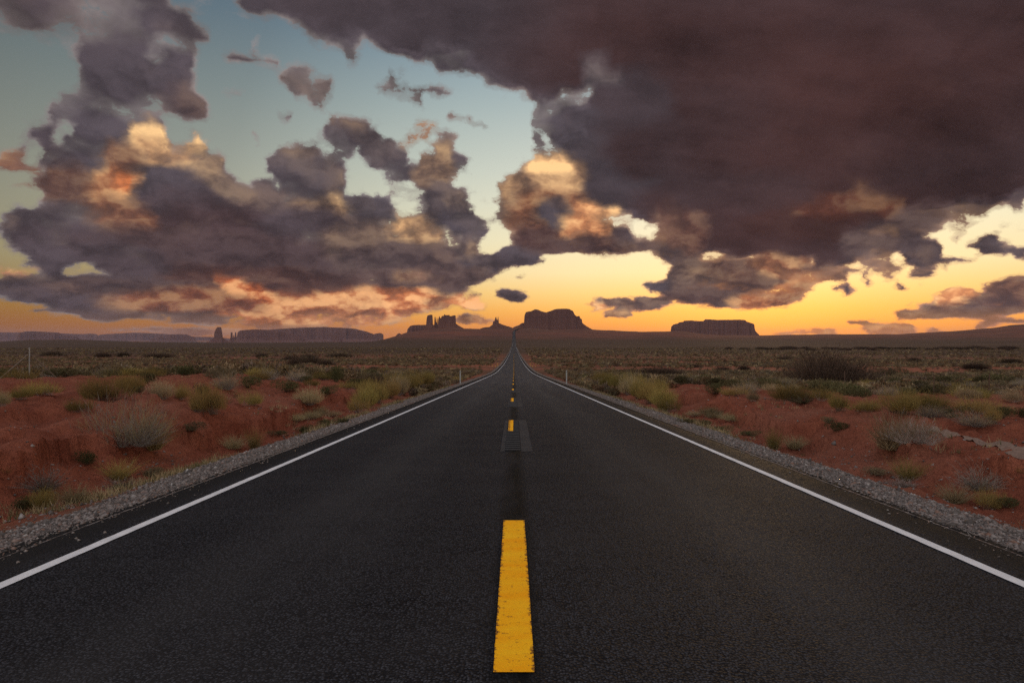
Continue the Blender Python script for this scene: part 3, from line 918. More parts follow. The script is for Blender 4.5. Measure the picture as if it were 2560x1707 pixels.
def stones():
    rng = np.random.default_rng(5)
    phi = (1 + 5 ** .5) / 2
    oc = np.array([(1, 0, 0), (-1, 0, 0), (0, 1, 0), (0, -1, 0), (0, 0, 1), (0, 0, -1)], float)
    of = np.array([(0, 2, 4), (2, 1, 4), (1, 3, 4), (3, 0, 4), (2, 0, 5), (1, 2, 5), (3, 1, 5), (0, 3, 5)])
    VV, FF, base = [], [], 0
    def scatter(n, x, y, size, zf):
        nonlocal base
        z = zf(x, y)
        for_v = np.repeat(oc[None], n, 0) * rng.uniform(.55, 1.25, (n, 6, 1)) + rng.normal(0, .18, (n, 6, 3))
        a = rng.uniform(0, 6.28, n)
        ca, sa = np.cos(a)[:, None], np.sin(a)[:, None]
        vx, vy, vz = for_v[..., 0], for_v[..., 1] * .8, for_v[..., 2] * .6
        px = (vx * ca - vy * sa) * size[:, None] + x[:, None]
        py = (vx * sa + vy * ca) * size[:, None] + y[:, None]
        pz = vz * size[:, None] + (z + size * .12)[:, None]
        VV.append(np.stack([px, py, pz], -1).reshape(-1, 3))
        FF.append((of[None] + (np.arange(n) * 6)[:, None, None] + base).reshape(-1, 3))
        base += n * 6
    for s in (-1, 1):
        n = 26000
        y = 3.2 * np.exp(rng.uniform(0, 1, n) * math.log(42 / 3.2))
        u = rng.beta(1.6, 1.6, n)
        outer = 5.08 + .24 * fbm(y * .4, y * 0 + s, 60, 4)
        x = s * (4.30 + (outer - 4.30) * u + (rng.random(n) < .04) * rng.exponential(.25, n))
        size = rng.gamma(2.2, .0055, n) + .004
        scatter(n, x, y, size, lambda a, b2: shoulder_z(a, b2))
        # loose stones lying on the earth and on the black edge
        n = 2600
        y = 5 * np.exp(rng.uniform(0, 1, n) * math.log(8))
        x = s * (5.2 + rng.exponential(2.6, n))
        scatter(n, x, y, rng.gamma(3, .006, n) + .006, lambda a, b2: terrain(a, b2, False))
        n = 700
        y = 3.2 * np.exp(rng.uniform(0, 1, n) * math.log(9))
        x = s * (4.36 - rng.exponential(.10, n))
        scatter(n, x, y, rng.gamma(3, .003, n) + .004, road_z)
    o = np_obj('gravel', np.vstack(VV), np.vstack(FF), [M['stones']])
    tag(o, 'loose grey and reddish stones lying along the road shoulders', 'gravel', None, 'stuff')
stones()

# ------------------------------------------------------------------ buttes and mesas
def butte(name, label, pts, D, depth, base=-70.0, group=None, seed=0, talus=.36):
    """pts: skyline as seen from the road, in pixels; D: metres away; depth: half depth in metres"""
    P = np.array(pts, float)
    X = (P[:, 0] - 1285) / FPX * D
    Zs = (848 - P[:, 1]) / FPX * D
    order = np.maximum.accumulate(X + np.arange(len(X)) * 1e-4)
    step = max(D * .45 / FPX, (order[-1] - order[0]) / 520)
    xs = np.arange(order[0] - depth * .15, order[-1] + depth * .15, step)
    z = np.interp(xs, order, Zs, left=base, right=base)
    z = z + (z > base + 5) * fbm(xs / (step * 5), xs * 0 + seed, seed + 3, 3) * D * .35 / FPX
    zmax = z.max()
    vs = np.concatenate([np.linspace(-1, -.66, 9), np.linspace(-.64, -.5, 12), np.linspace(-.44, .44, 7), np.linspace(.5, .64, 7), np.linspace(.7, 1, 5)])
    Xg, Vg = np.meshgrid(xs, vs)
    Zg = np.repeat(z[None], len(vs), 0)
    rel = np.clip((z - base) / (zmax - base), .05, 1)
    hd = depth * (.35 + .65 * rel ** .7) * (1 + .25 * fbm(xs / (depth * .6), xs * 0 + 3, seed + 7, 3))
    edge = .57 + .05 * fbm(Xg / (step * 9), Vg * .6, seed + 11, 3) + .05 * fbm(Xg / (step * 30), Vg * 0, seed + 12, 2)
    av = np.abs(Vg)
    foot = base + (np.minimum(Zg, zmax * .6 + base * .4) - base) * talus * (1 + .12 * fbm(Xg / (step * 14), Vg * 2, seed + 13, 3))
    low = sstep(.16, .34, (Zg - base) / (zmax - base))
    foot = foot * low + Zg * (1 - low)
    cliff = sstep(edge, edge + .05, av)
    H = Zg * (1 - cliff) + foot * cliff
    tal = np.clip((av - edge - .05) / (1 - edge - .05), 0, 1)
    H = H - (H - base) * tal ** .85 * (av > edge + .05)
    Y = D + Vg * hd[None]
    k = len(xs)
    # turned so that its long side faces the road
    xc = float(np.mean(X)); th = math.atan2(xc, D)
    U, V = (Xg - xc) * math.cos(th), Y - D
    Xg, Y = xc + U * math.cos(th) + V * math.sin(th), D - U * math.sin(th) + V * math.cos(th)
    verts = np.stack([Xg, Y, H], -1).reshape(-1, 3)
    i = np.arange(len(vs) - 1)[:, None] * k + np.arange(k - 1)[None]
    F = np.stack([i, i + 1, i + k + 1, i + k], -1).reshape(-1, 4)
    up = (1 - cliff).reshape(-1)
    is_cliff = up[F].max(1) > .5
    is_cliff |= (low.reshape(-1)[F].max(1) < .5) & False
    root = empty(name, (float(np.mean(X)), D, base))
    loc = np.array([float(np.mean(X)), D, base])
    for nm, mask in (('cliff', is_cliff), ('talus_slope', ~is_cliff)):
        f = F[mask]
        if not len(f):
            continue
        used, inv = np.unique(f, return_inverse=True)
        np_obj(nm, verts[used] - loc, inv.reshape(-1, 4), [M['rock']], root, smooth=False)
    tag(root, label, 'butte' if 'butte' in name or 'spire' in name or 'pillar' in name else 'mesa', group)
    return root

butte('mesa', 'low flat-topped mesa showing behind the foot of the tall rock pillar',
      [(1018, 834), (1020, 823), (1027, 815.5), (1035, 813.5), (1066, 813), (1084, 813), (1094, 818), (1100, 830)], 9000, 500, seed=1)
butte('rock_pillar', 'tall square rock pillar at the left end of the castle-like butte',
      [(1050, 832), (1059, 826), (1065, 815), (1066, 803), (1067, 794), (1069, 788.7), (1076, 787), (1081, 787), (1081.8, 798), (1082.2, 813), (1088, 818), (1094, 832)],
      7000, 70, seed=2, talus=.42)
butte('rock_spire', 'thin forked rock spire between the square pillar and the castle-like butte',
      [(1082, 826), (1085.6, 814), (1086.4, 793), (1088.4, 792), (1089.6, 799), (1090.4, 806), (1091.6, 806), (1092, 794.5), (1093.6, 794), (1094.2, 813), (1098, 826)],
      7050, 40, seed=3, talus=.45)
butte('castle_butte', 'castle-like butte with a notched crest left of the road',
      [(1088, 826), (1094.5, 815), (1096, 798), (1098.6, 791.5), (1099.6, 791.5), (1100.6, 796.5), (1103, 795), (1105, 790.5), (1109.5, 790),
       (1110.8, 786), (1112, 786.4), (1113.5, 788.4), (1118, 788.6), (1123.5, 788), (1124.6, 791), (1129, 790.8), (1131, 789.5), (1135, 788.8), (1138, 788.2),
       (1139, 791), (1139.8, 809), (1145, 813), (1150, 816), (1159, 821), (1170, 832)], 7100, 170, seed=4)
butte('twin_spire_butte', 'small cone-footed butte with two slim spires just left of the road',
      [(1186, 830), (1199, 822.5), (1209.6, 818.5), (1223.4, 817.4), (1228, 814), (1231.4, 811.7), (1232.5, 804), (1236, 802.5), (1237.4, 798),
       (1238.7, 793.5), (1240.6, 792.2), (1241.6, 797), (1242.6, 800.5), (1244, 799), (1244.6, 792.3), (1245.9, 792.3), (1246.6, 803), (1247.2, 807.5),
       (1255.5, 811.3), (1266, 814.6), (1278.5, 818.2), (1296, 830)], 7000, 80, seed=5, talus=.5)
butte('broad_butte', 'broad massive butte with a dipped crest just right of the road',
      [(1270, 828), (1287.6, 817.6), (1300, 813), (1306, 808.5), (1311.6, 807.8), (1313, 791), (1316.3, 782), (1322, 780.6), (1329, 779.5), (1338, 775), (1345, 775.6),
       (1351, 778.4), (1356.5, 780.7), (1365.7, 782.6), (1371, 781), (1378, 778.6), (1385, 776), (1391, 774.4), (1403, 774), (1416, 773.8), (1423, 775),
       (1427, 777.5), (1431, 779.5), (1433.5, 784.5), (1435.7, 789), (1441, 792.6), (1444, 791.8), (1447, 791.5), (1449.4, 797.8), (1452.6, 799),
       (1454, 808), (1464, 816), (1477, 823), (1492, 832)], 7400, 420, seed=6)
butte('flat_mesa', 'long flat-topped mesa with stepped left shoulder, standing right of the broad butte',
      [(1664, 844), (1676.5, 829), (1678.5, 816.5), (1683.7, 811.4), (1696.8, 809), (1698, 806.4), (1709, 805.3), (1711, 802.4), (1730.6, 801.8),
       (1739.6, 803), (1740.6, 801.6), (1742, 803), (1758, 803.4), (1764.3, 798.8), (1767, 799.2), (1783.7, 800.2), (1800, 801), (1845, 800.6), (1860, 802),
       (1863, 805.6), (1871, 808), (1879, 811), (1881.6, 813.5), (1882.4, 826), (1888, 832), (1896, 840), (1908, 850)], 9000, 450, seed=7, talus=.3)
butte('needle_spire', 'needle of rock off the right end of the long flat mesa',
      [(1878, 850), (1882.3, 826), (1883.6, 815), (1884.8, 813.5), (1886.6, 821), (1889.6, 829), (1895, 838), (1904, 850)], 9050, 60, seed=8, talus=.5)
butte('lone_butte', 'dark lone butte with a sloping left shoulder far off on the left',
      [(508, 860), (522, 854), (531, 847), (535, 843.4), (536, 831), (538, 826), (540.4, 821.5), (543.6, 817.8), (552.6, 817.8), (554.4, 824.6), (555.6, 833),
       (557, 843.6), (564, 848), (572, 853.3), (586, 860)], 10500, 150, seed=9, talus=.45)
for k, (x0, x1, top) in enumerate(((577, 581, 831), (583.8, 585.2, 838), (587.7, 590.2, 831))):
    butte('slender_spire', ('leftmost', 'small middle', 'rightmost')[k] + ' of three slender spires beside the lone butte',
          [(x0 - 7, 860), (x0 - 1.8, 846), (x0 - .5, 842), (x0 - .3, top - .5), (x1 + .3, top - .5), (x1 + .5, 842), (x1 + 1.8, 846), (x1 + 7, 860)], 12500, 50,
          group='three slender spires', seed=20 + k, talus=.4)
butte('plateau', 'square-ended purple plateau right of the three slender spires',
      [(584, 860), (593.5, 845), (596.7, 832), (600, 828.4), (604, 827), (620, 825.4), (638, 824.2), (665.8, 825), (682.8, 826.3), (720, 832), (760, 846), (780, 858)],
      12800, 900, seed=10)
butte('long_plateau', 'long pale purple plateau with a stepped right end on the far left horizon',
      [(640, 850), (660, 830), (682.8, 826), (742, 821.6), (780, 820), (814.6, 819), (850, 820.6), (887, 823), (894, 825.5), (914.5, 829.5), (931.5, 835.7),
       (940, 834.4), (947.5, 832.5), (955.8, 836), (957.2, 848), (962, 856)], 15500, 1600, seed=11)
butte('shadowed_butte', 'squarish butte standing out darker against the long pale plateau',
      [(820, 858), (828, 846), (832, 831), (846, 827.5), (850, 829), (853, 846), (862, 858)], 13500, 200, seed=12)
butte('far_range', 'faint mesa range along the far left horizon',
      [(-500, 846), (-420, 833), (-200, 830), (-60, 833), (0, 831.6), (48.6, 831.6), (152.5, 833.6), (212, 835), (222, 834), (228, 833.6), (240, 834.4), (246.5, 835.8), (249.6, 842), (256, 852)],
      22000, 2500, seed=13)
butte('long_mesa', 'darker long mesa with sloping right end at the far left',
      [(36, 858), (44, 848), (47, 840), (50, 833), (60, 830.4), (70.7, 828.7), (92, 829), (115, 829.8), (146, 831.4), (152.5, 834.3), (160, 837), (166, 838.7), (188, 839.8), (196, 843), (204, 848), (214, 856)],
      16500, 900, seed=14)
butte('hazy_mesa', 'pale hazy mesa fading behind the darker one left of the lone butte',
      [(240, 852), (249.4, 842), (255, 839.6), (263, 837), (281, 835.8), (310, 834), (336, 832.7), (373.6, 833.2), (415.6, 835.4), (450, 838), (486, 841.6), (520, 842), (545, 843), (575, 846), (600, 850)],
      24000, 2500, seed=15)
butte('dark_mesa', 'darker mesa with a rounded right end left of the lone butte',
      [(360, 858), (376, 852.5), (380, 847), (395, 843), (409, 838.7), (424.5, 836), (445, 835.4), (466.5, 835.8), (473, 838.7), (484.5, 842), (488, 849), (494, 858)],
      17500, 900, seed=16)
butte('small_butte', 'tiny peaked butte at the left foot of the red hill',
      [(984, 850), (989, 840), (994, 834.5), (998, 832.6), (1001, 834), (1006, 838), (1014, 850)], 10500, 150, seed=17, talus=.6)

# ------------------------------------------------------------------ plants
def blades(rng, n, base_r, h, spread, w, curve, seg=3, start=0.0, taper=.25, hvar=.35, up=1.0, fork=0, dome=1.0, clumps=None):
    """n thin tapering stems fanning out of one root; returns verts, faces"""
    V, F = [], []
    base = 0
    def stem(p, d, length, width, k):
        nonlocal base
        side = np.cross(d, rng.normal(0, 1, 3)); side /= np.linalg.norm(side) + 1e-9
        pts = []
        q, dd = p.copy(), d.copy()
        for s in range(k + 1):
            ww = width * (1 - (1 - taper) * s / k) * .5
            pts.append((q - side * ww, q + side * ww))
            dd = dd + np.array([0, 0, curve]) * (1.0 / k) + rng.normal(0, .10, 3)
            dd /= np.linalg.norm(dd)
            q = q + dd * length / k
        for a, b2 in pts:
            V.append(a); V.append(b2)
        for s in range(k):
            i = base + 2 * s
            F.append((i, i + 1, i + 3, i + 2))
        base += 2 * (k + 1)
        return [0.5 * (a + b2) for a, b2 in pts], dd
    crowns = clumps if clumps is not None else [(0, 0, 0, 0, 1.0)]
    for _ in range(n):
        cx_, cy_, lx_, ly_, hf = crowns[int(rng.integers(0, len(crowns)))]
        a = rng.uniform(0, 2 * math.pi)
        tilt = spread * math.sqrt(rng.random())
        d = np.array([math.cos(a) * math.sin(tilt) + lx_, math.sin(a) * math.sin(tilt) + ly_, math.cos(tilt) * up])
        d /= np.linalg.norm(d)
        ra = rng.uniform(0, 2 * math.pi); rr = base_r * math.sqrt(rng.random())
        p = np.array([math.cos(ra) * rr + cx_ * h, math.sin(ra) * rr + cy_ * h, 0.0]) + np.array([d[0], d[1], 0]) * base_r * .5
        L = h * hf * (1 - hvar * rng.random()) * (math.cos(tilt) ** (.35 * dome) if dome else 1)
        p = p + d * L * start
        path, dd = stem(p, d, L * (1 - start), w, seg)
        for _f in range(fork):
            s = rng.integers(max(1, seg // 2), seg + 1) if seg > 1 else 1
            fd = dd + rng.normal(0, .45, 3); fd[2] = abs(fd[2]) * .8 + .15
            fd /= np.linalg.norm(fd)
            stem(path[s], fd, L * rng.uniform(.16, .36), w * .8, 2)
    return np.array(V), np.array(F)

def leaves(rng, n, h, rx, size, elong=2.2, shell=.55, z0=.15, lumps=7):
    """small leaf faces spread through an uneven crown"""
    cs = []
    for _ in range(lumps):
        a = rng.uniform(0, 6.283); r = rx * .62 * math.sqrt(rng.random())
        cs.append((math.cos(a) * r, math.sin(a) * r, h * rng.uniform(.38, .68), rng.uniform(.34, .52)))
    cs = np.array(cs)
    k = rng.integers(0, lumps, n)
    d = rng.normal(0, 1, (n, 3)); d /= np.linalg.norm(d, axis=1)[:, None]
    rad = (shell + (1 - shell) * rng.random(n)) ** .8
    c = cs[k, :3] + d * np.stack([rx * cs[k, 3], rx * cs[k, 3], h * cs[k, 3] * .85], -1) * rad[:, None] * 1.15
    c[:, 2] = np.maximum(c[:, 2], h * z0 * rng.random(n))
    u = d * .6 + rng.normal(0, .5, (n, 3)) + np.array([0, 0, .55]); u /= np.linalg.norm(u, axis=1)[:, None]
    v = np.cross(u, rng.normal(0, 1, (n, 3))); v /= np.linalg.norm(v, axis=1)[:, None]
    s = size * rng.uniform(.6, 1.4, n)[:, None]
    A = c - v * s * .5; B = c + v * s * .5; T = c + u * s * elong
    V = np.stack([A, B, T], 1).reshape(-1, 3)
    F = np.arange(3 * n).reshape(-1, 3)
    return V, F

PM = {
    'twig': mat_plant('twig', rgb(.10, .072, .052), rgb(.16, .12, .09), .05),
    'greytwig': mat_plant('grey_twig', rgb(.17, .142, .122), rgb(.27, .23, .20), .1),
    'darktwig': mat_plant('dark_twig', rgb(.055, .036, .028), rgb(.095, .065, .050), .05),
    'yellowgreen': mat_plant('yellow_green_stems', rgb(.20, .150, .050), rgb(.31, .225, .080), .3),
    'straw': mat_plant('straw', rgb(.25, .185, .10), rgb(.36, .28, .165), .3),
    'sage': mat_plant('sage_leaf', rgb(.125, .100, .058), rgb(.19, .152, .09), .25),
    'darkgreen': mat_plant('dark_green_leaf', rgb(.070, .064, .030), rgb(.115, .100, .048), .2),
    'tamarisk': mat_plant('tamarisk_leaf', rgb(.058, .038, .028), rgb(.095, .066, .048), .2),
    'olive': mat_plant('olive_scrub', rgb(.115, .076, .042), rgb(.19, .122, .070), .25, .45),
}

def two_part(kind, seed):
    """each kind: list of (part name, verts, faces, material), for a plant 1 m high"""
    rng = np.random.default_rng(seed)
    nk = int(rng.integers(4, 7))
    cl = []
    for q in range(nk):
        a = rng.uniform(0, 6.283); r = rng.uniform(.08, .5)
        cl.append((math.cos(a) * r, math.sin(a) * r, math.cos(a) * .35 * rng.random(), math.sin(a) * .35 * rng.random(), rng.uniform(.5, 1.08)))
    if kind == 'rabbitbrush':
        a = blades(rng, 150, .09, .74, 1.15, .011, .35, 3, fork=1, clumps=cl)
        b2 = blades(rng, 1150, .10, 1.02, .95, .0095, .42, 3, start=.42, hvar=.30, fork=1, clumps=cl)
        return [('branches', *a, 'twig'), ('foliage', *b2, 'yellowgreen')]
    if kind == 'pale_brush':
        a = blades(rng, 110, .09, .7, 1.25, .010, .3, 3, fork=1, clumps=cl)
        b2 = blades(rng, 850, .10, 1.0, 1.05, .010, .40, 3, start=.38, hvar=.35, fork=1, clumps=cl)
        return [('branches', *a, 'greytwig'), ('foliage', *b2, 'straw' if seed % 2 else 'yellowgreen')]
    if kind == 'grey_bush':
        a = blades(rng, 420, .10, 1.0, 1.22, .0085, .10, 4, fork=3, hvar=.4, clumps=cl)
        b2 = blades(rng, 420, .10, 1.05, 1.1, .007, .30, 3, start=.55, hvar=.3, fork=1, clumps=cl)
        return [('branches', *a, 'greytwig'), ('foliage', *b2, 'straw')]
    if kind == 'sagebrush':
        a = blades(rng, 60, .08, .6, 1.2, .018, .2, 3, fork=1)
        b2 = leaves(rng, 1700, 1.0, .95, .045, 2.0)
        return [('branches', *a, 'twig'), ('foliage', *b2, 'sage' if seed % 2 else 'darkgreen')]
    if kind == 'grass_clump':
        a = blades(rng, 150, .16, .55, .95, .010, -.2, 3, hvar=.5)
        b2 = blades(rng, 330, .15, 1.0, .62, .0085, -.32, 4, hvar=.55)
        return [('dead_base', *a, 'straw'), ('blades', *b2, 'straw' if seed % 2 else 'yellowgreen')]
    if kind == 'dead_bush':
        a = blades(rng, 150, .07, 1.0, 1.25, .012, -.12, 5, fork=4, hvar=.45)
        b2 = blades(rng, 60, .07, .6, 1.4, .016, .1, 3, fork=3)
        return [('dry_twigs', *a, 'greytwig'), ('stems', *b2, 'twig')]
    if kind == 'tamarisk':
        a = blades(rng, 130, .35, .9, .95, .018, .2, 4, fork=3)
        b2 = blades(rng, 3000, .42, 1.0, 1.12, .011, .35, 3, start=.30, hvar=.5, fork=1, dome=.6, clumps=cl)
        return [('branches', *a, 'darktwig'), ('foliage', *b2, 'tamarisk')]
    if kind == 'yucca':
        a = blades(rng, 90, .05, 1.0, 1.45, .045, .05, 3, hvar=.3, taper=.05, dome=0)
        b2 = blades(rng, 40, .05, .5, 1.5, .045, -.3, 3, hvar=.3, taper=.05, dome=0)
        return [('leaf_rosette', *a, 'sage'), ('dead_leaves', *b2, 'straw')]

PROTO = {}
def proto(kind, seed):
    key = (kind, seed)
    if key not in PROTO:
        parts = two_part(kind, seed)
        allv = np.vstack([p[1] for p in parts])
        w = 2 * np.percentile(np.abs(allv[:, :2]), 93)
        h = np.percentile(allv[:, 2], 98.5)
        PROTO[key] = [(nm, np_mesh(kind + '_' + nm, v / np.array([w, w, h]), f, [PM[mt]])) for nm, v, f, mt in parts]
    return PROTO[key]

NAMES = {'rabbitbrush': 'rabbitbrush', 'pale_brush': 'pale_brush', 'grey_bush': 'grey_bush', 'sagebrush': 'sagebrush',
         'grass_clump': 'grass_clump', 'dead_bush': 'dead_bush', 'tamarisk': 'tamarisk_bush', 'yucca': 'yucca'}
prng = random.Random(11)
def plant(kind, loc, height, width, label, group=None, seed=None):
    seed = prng.randrange(3) if seed is None else seed
    o = empty(NAMES[kind], (loc[0], loc[1], loc[2] - .03 * height), prng.uniform(0, 6.28))
    o.scale = (width, width, height)
    for nm, me in proto(kind, seed):
        link(bpy.data.objects.new(nm, me), o)
    cat = {'grass_clump': 'grass clump', 'yucca': 'yucca'}.get(kind, 'shrub')
    tag(o, label, cat, group)
    return o

def at_photo(kind, px, py, wpx, hpx, label, group=None, seed=None):
    p = ground_at(px, py)
    k = p.y / FPX
    return plant(kind, p, hpx * k * 1.0, wpx * k * .92, label, group, seed)

PLANTS = [
    ('rabbitbrush', 268, 1003, 108, 68, 'large dark-based yellow-green shrub on the red bank left of the road', 0),
    ('rabbitbrush', 326, 976, 66, 42, 'yellower shrub touching the large dark-based one on the left bank', 1),
    ('grey_bush', 322, 1108, 175, 108, 'biggest grey twiggy bush in the left foreground', 0),
    ('grass_clump', 378, 1122, 92, 66, 'straggly straw-green clump at the right foot of the biggest grey bush', 0),
    ('pale_brush', 200, 1029, 54, 37, 'small pale round shrub below the large yellow-green one on the left', 0),
    ('pale_brush', 50, 997, 48, 34, 'pale olive shrub nearest the left edge by the braced fence post', 2),
    ('pale_brush', 113, 987, 74, 36, 'wide low pale shrub in front of the braced fence post', 2),
    ('pale_brush', 6, 1014, 36, 40, 'straw-coloured shrub cut by the left edge of the picture', 1),
    ('pale_brush', 405, 997, 58, 50, 'straw-tinted shrub on the left bank, first right of the yellow one', 1),
    ('pale_brush', 455, 997, 42, 42, 'narrow straw-tinted shrub on the left bank, second right of the yellow one', 0),
    ('rabbitbrush', 528, 1034, 74, 80, 'leggy yellow-green shrub with bare stems on the left bank', 2),
    ('pale_brush', 492, 1030, 36, 46, 'thin wispy shrub leaning against the leggy one on the left', 0),
    ('grey_bush', 563, 973, 60, 42, 'rounded grey shrub behind the leggy one on the left bank', 1),
    ('sagebrush', 620, 968, 52, 28, 'dark green mound right of the rounded grey shrub', 0),
    ('sagebrush', 717, 978, 54, 28, 'brightest green mound at the right end of the left bank', 2),
    ('pale_brush', 770, 1011, 72, 42, 'tan shrub standing at the right end of the left bank', 1),
    ('pale_brush', 625, 1013, 50, 38, 'pale shrub with whitish dead twigs on the left bank', 0),
    ('sagebrush', 480, 1077, 54, 22, 'flat grey-green mound right of the biggest grey bush', 1),
    ('sagebrush', 215, 1160, 42, 32, 'small dark green tuft alone on red earth, left foreground', 2),
    ('grass_clump', 16, 1184, 24, 18, 'tiny green tuft at the left edge on red earth', 0),
    ('dead_bush', 112, 1226, 92, 62, 'pale dead twiggy bush in the lower left foreground', 0),
    ('rabbitbrush', 100, 1273, 66, 50, 'compact green shrub at the gravel edge, lower left corner', 1),
    ('sagebrush', 56, 1271, 46, 26, 'dark low mound left of the compact green shrub, lower left', 2),
    ('grass_clump', 185, 1255, 78, 46, 'dark straw clump by the gravel, right of the compact green shrub lower left', 1),
    ('grass_clump', 297, 1197, 72, 50, 'yellowish grass clump beside the left gravel shoulder', 0),
    ('dead_bush', 300, 1218, 70, 22, 'flat dead brush under the yellowish grass clump, left verge', 1),
    ('sagebrush', 376, 1189, 56, 19, 'flat green-grey mound close to the left gravel, past the grass clump', 1),
    ('grass_clump', 636, 1120, 40, 52, 'tall upright grass on the left verge above the gravel', 2),
    ('grass_clump', 584, 1120, 56, 34, 'dry drooping grass left of the tall upright grass, left verge', 1),
    ('sagebrush', 62, 941, 96, 26, 'dark brush along the foot of the braced fence post', 2),
    ('sagebrush', 165, 942, 80, 22, 'dark brush at the foot of the first steel post', 0),
    ('sagebrush', 366, 957, 46, 26, 'dark mound right of the yellow shrub, behind the left bank', 2),
    ('sagebrush', 350, 981, 32, 17, 'small dark mound between yellow shrub and straw shrub on the left', 0),
    ('sagebrush', 505, 985, 32, 22, 'green mound just left of the leggy shrub', 2),
    ('sagebrush', 840, 955, 30, 40, 'upright dark green bush on the flat left of the road', 2),
    ('sagebrush', 822, 985, 36, 22, 'dark green mound behind the tan shrub, left of the road', 2),
    ('tamarisk', 930, 962, 90, 24, 'dark brown thicket behind the roadside brush on the left', 1),
    # right of the road
    ('tamarisk', 2065, 963, 176, 80, 'huge dark brown bush standing alone on the right', 0),
    ('tamarisk', 1640, 938, 108, 20, 'low dark mound of brush on the flat right of the road', 1),
    ('rabbitbrush', 2250, 1031, 84, 62, 'tallest yellow-green shrub in the row on the right', 0),
    ('rabbitbrush', 1985, 1004, 100, 44, 'wide yellow-green shrub behind the spiky yucca', 1),
    ('yucca', 2010, 1007, 70, 24, 'spiky grey yucca in front of a wide shrub, right', None),
    ('rabbitbrush', 2102, 1026, 46, 46, 'olive shrub between the yucca and the tallest shrub on the right', 2),
    ('pale_brush', 2155, 1028, 78, 32, 'pale low shrub just left of the tallest yellow-green shrub', 2),
    ('pale_brush', 2052, 1000, 60, 34, 'dull shrub right behind the yucca', 0),
    ('rabbitbrush', 2318, 1026, 90, 46, 'broad yellow-green shrub below the nearer steel fence post on the right', 1),
    ('grey_bush', 2330, 1042, 70, 30, 'brown dry bush right of the tallest shrub, low in the row', 1),
    ('sagebrush', 2378, 1042, 60, 28, 'dark mound in the middle of the right-hand shrub row', 2),
    ('pale_brush', 2462, 1034, 112, 42, 'broad pale-topped shrub around the rightmost fence post', 2),
    ('grey_bush', 2430, 1062, 96, 36, 'rusty dry bush in front of the broad pale-topped shrub', 0),
    ('rabbitbrush', 2484, 1056, 36, 40, 'narrow yellow-green shrub at the foot of the rightmost post', 2),
    ('sagebrush', 2505, 1045, 50, 28, 'dark shrub right of the rightmost post', 0),
    ('pale_brush', 2537, 1004, 54, 32, 'straw shrub near the right edge behind the post row', 1),
    ('sagebrush', 2556, 1042, 36, 22, 'dark green mound cut by the right edge', 2),
    ('sagebrush', 1785, 985, 34, 24, 'dark round bush left of the wide yucca shrub', 2),
    ('pale_brush', 1840, 990, 60, 26, 'olive shrub left of the wide yucca shrub', 0),
    ('pale_brush', 1882, 1002, 30, 26, 'brown dried shrub standing alone left of the yucca', 1),
    ('sagebrush', 2370, 958, 66, 22, 'wide dark green mound behind the nearer right-hand post', 2),
    ('sagebrush', 2225, 945, 70, 26, 'green-grey mound right of the huge dark bush', 1),
    ('rabbitbrush', 2175, 975, 56, 26, 'yellowish shrub at the right foot of the huge dark bush', 1),
    ('sagebrush', 2500, 955, 76, 20, 'long dark mound near the right edge on the flat', 0),
    ('sagebrush', 2545, 957, 40, 16, 'dark mound at the right edge on the flat', 2),
    ('grass_clump', 2226, 1120, 96, 96, 'tall dry grassy bush in the right foreground', 1),
    ('grey_bush', 2296, 1108, 108, 68, 'dark grey twiggy bush right of the tall dry grassy one', 2),
    ('sagebrush', 2069, 1056, 32, 14, 'little dark mound above the flat grey-green one, right', 1),
    ('sagebrush', 2089, 1077, 52, 23, 'flat grey-green mound on red earth, right of the road', 0),
    ('grass_clump', 1934, 1121, 40, 52, 'tall upright grass on the right verge above the gravel', 2),
    ('grass_clump', 1986, 1120, 56, 34, 'dry drooping grass right of the tall upright grass, right verge', 1),
    ('sagebrush', 2197, 1188, 56, 19, 'flat grey-green mound close to the right gravel', 1),
    ('grass_clump', 2268, 1197, 74, 54, 'yellow-green grass clump beside the right gravel shoulder', 2),
    ('dead_bush', 2255, 1216, 70, 22, 'flat dead brush under the grass clump, right verge', 0),
    ('dead_bush', 2448, 1225, 96, 62, 'pale dead twiggy bush in the lower right foreground', 2),
    ('rabbitbrush', 2470, 1271, 66, 50, 'compact green shrub at the gravel edge, lower right corner', 0),
    ('sagebrush', 2514, 1268, 46, 26, 'dark low mound right of the compact green shrub, lower right', 0),
    ('grass_clump', 2386, 1255, 78, 46, 'dark straw clump by the gravel, left of the compact green shrub lower right', 1),
    ('grass_clump', 2552, 1184, 24, 18, 'tiny green tuft at the right edge on red earth', 0),
]
for kind, px, py, w, h, lab, sd in PLANTS:
    at_photo(kind, px, py, w, h, lab, None, sd)

ORD = ['first', 'second', 'third', 'fourth', 'fifth', 'sixth', 'seventh', 'eighth', 'ninth', 'tenth', 'eleventh', 'twelfth']
RANK = [0, 1, 2, 4, 5, 7, 8, 9, 3, 6]
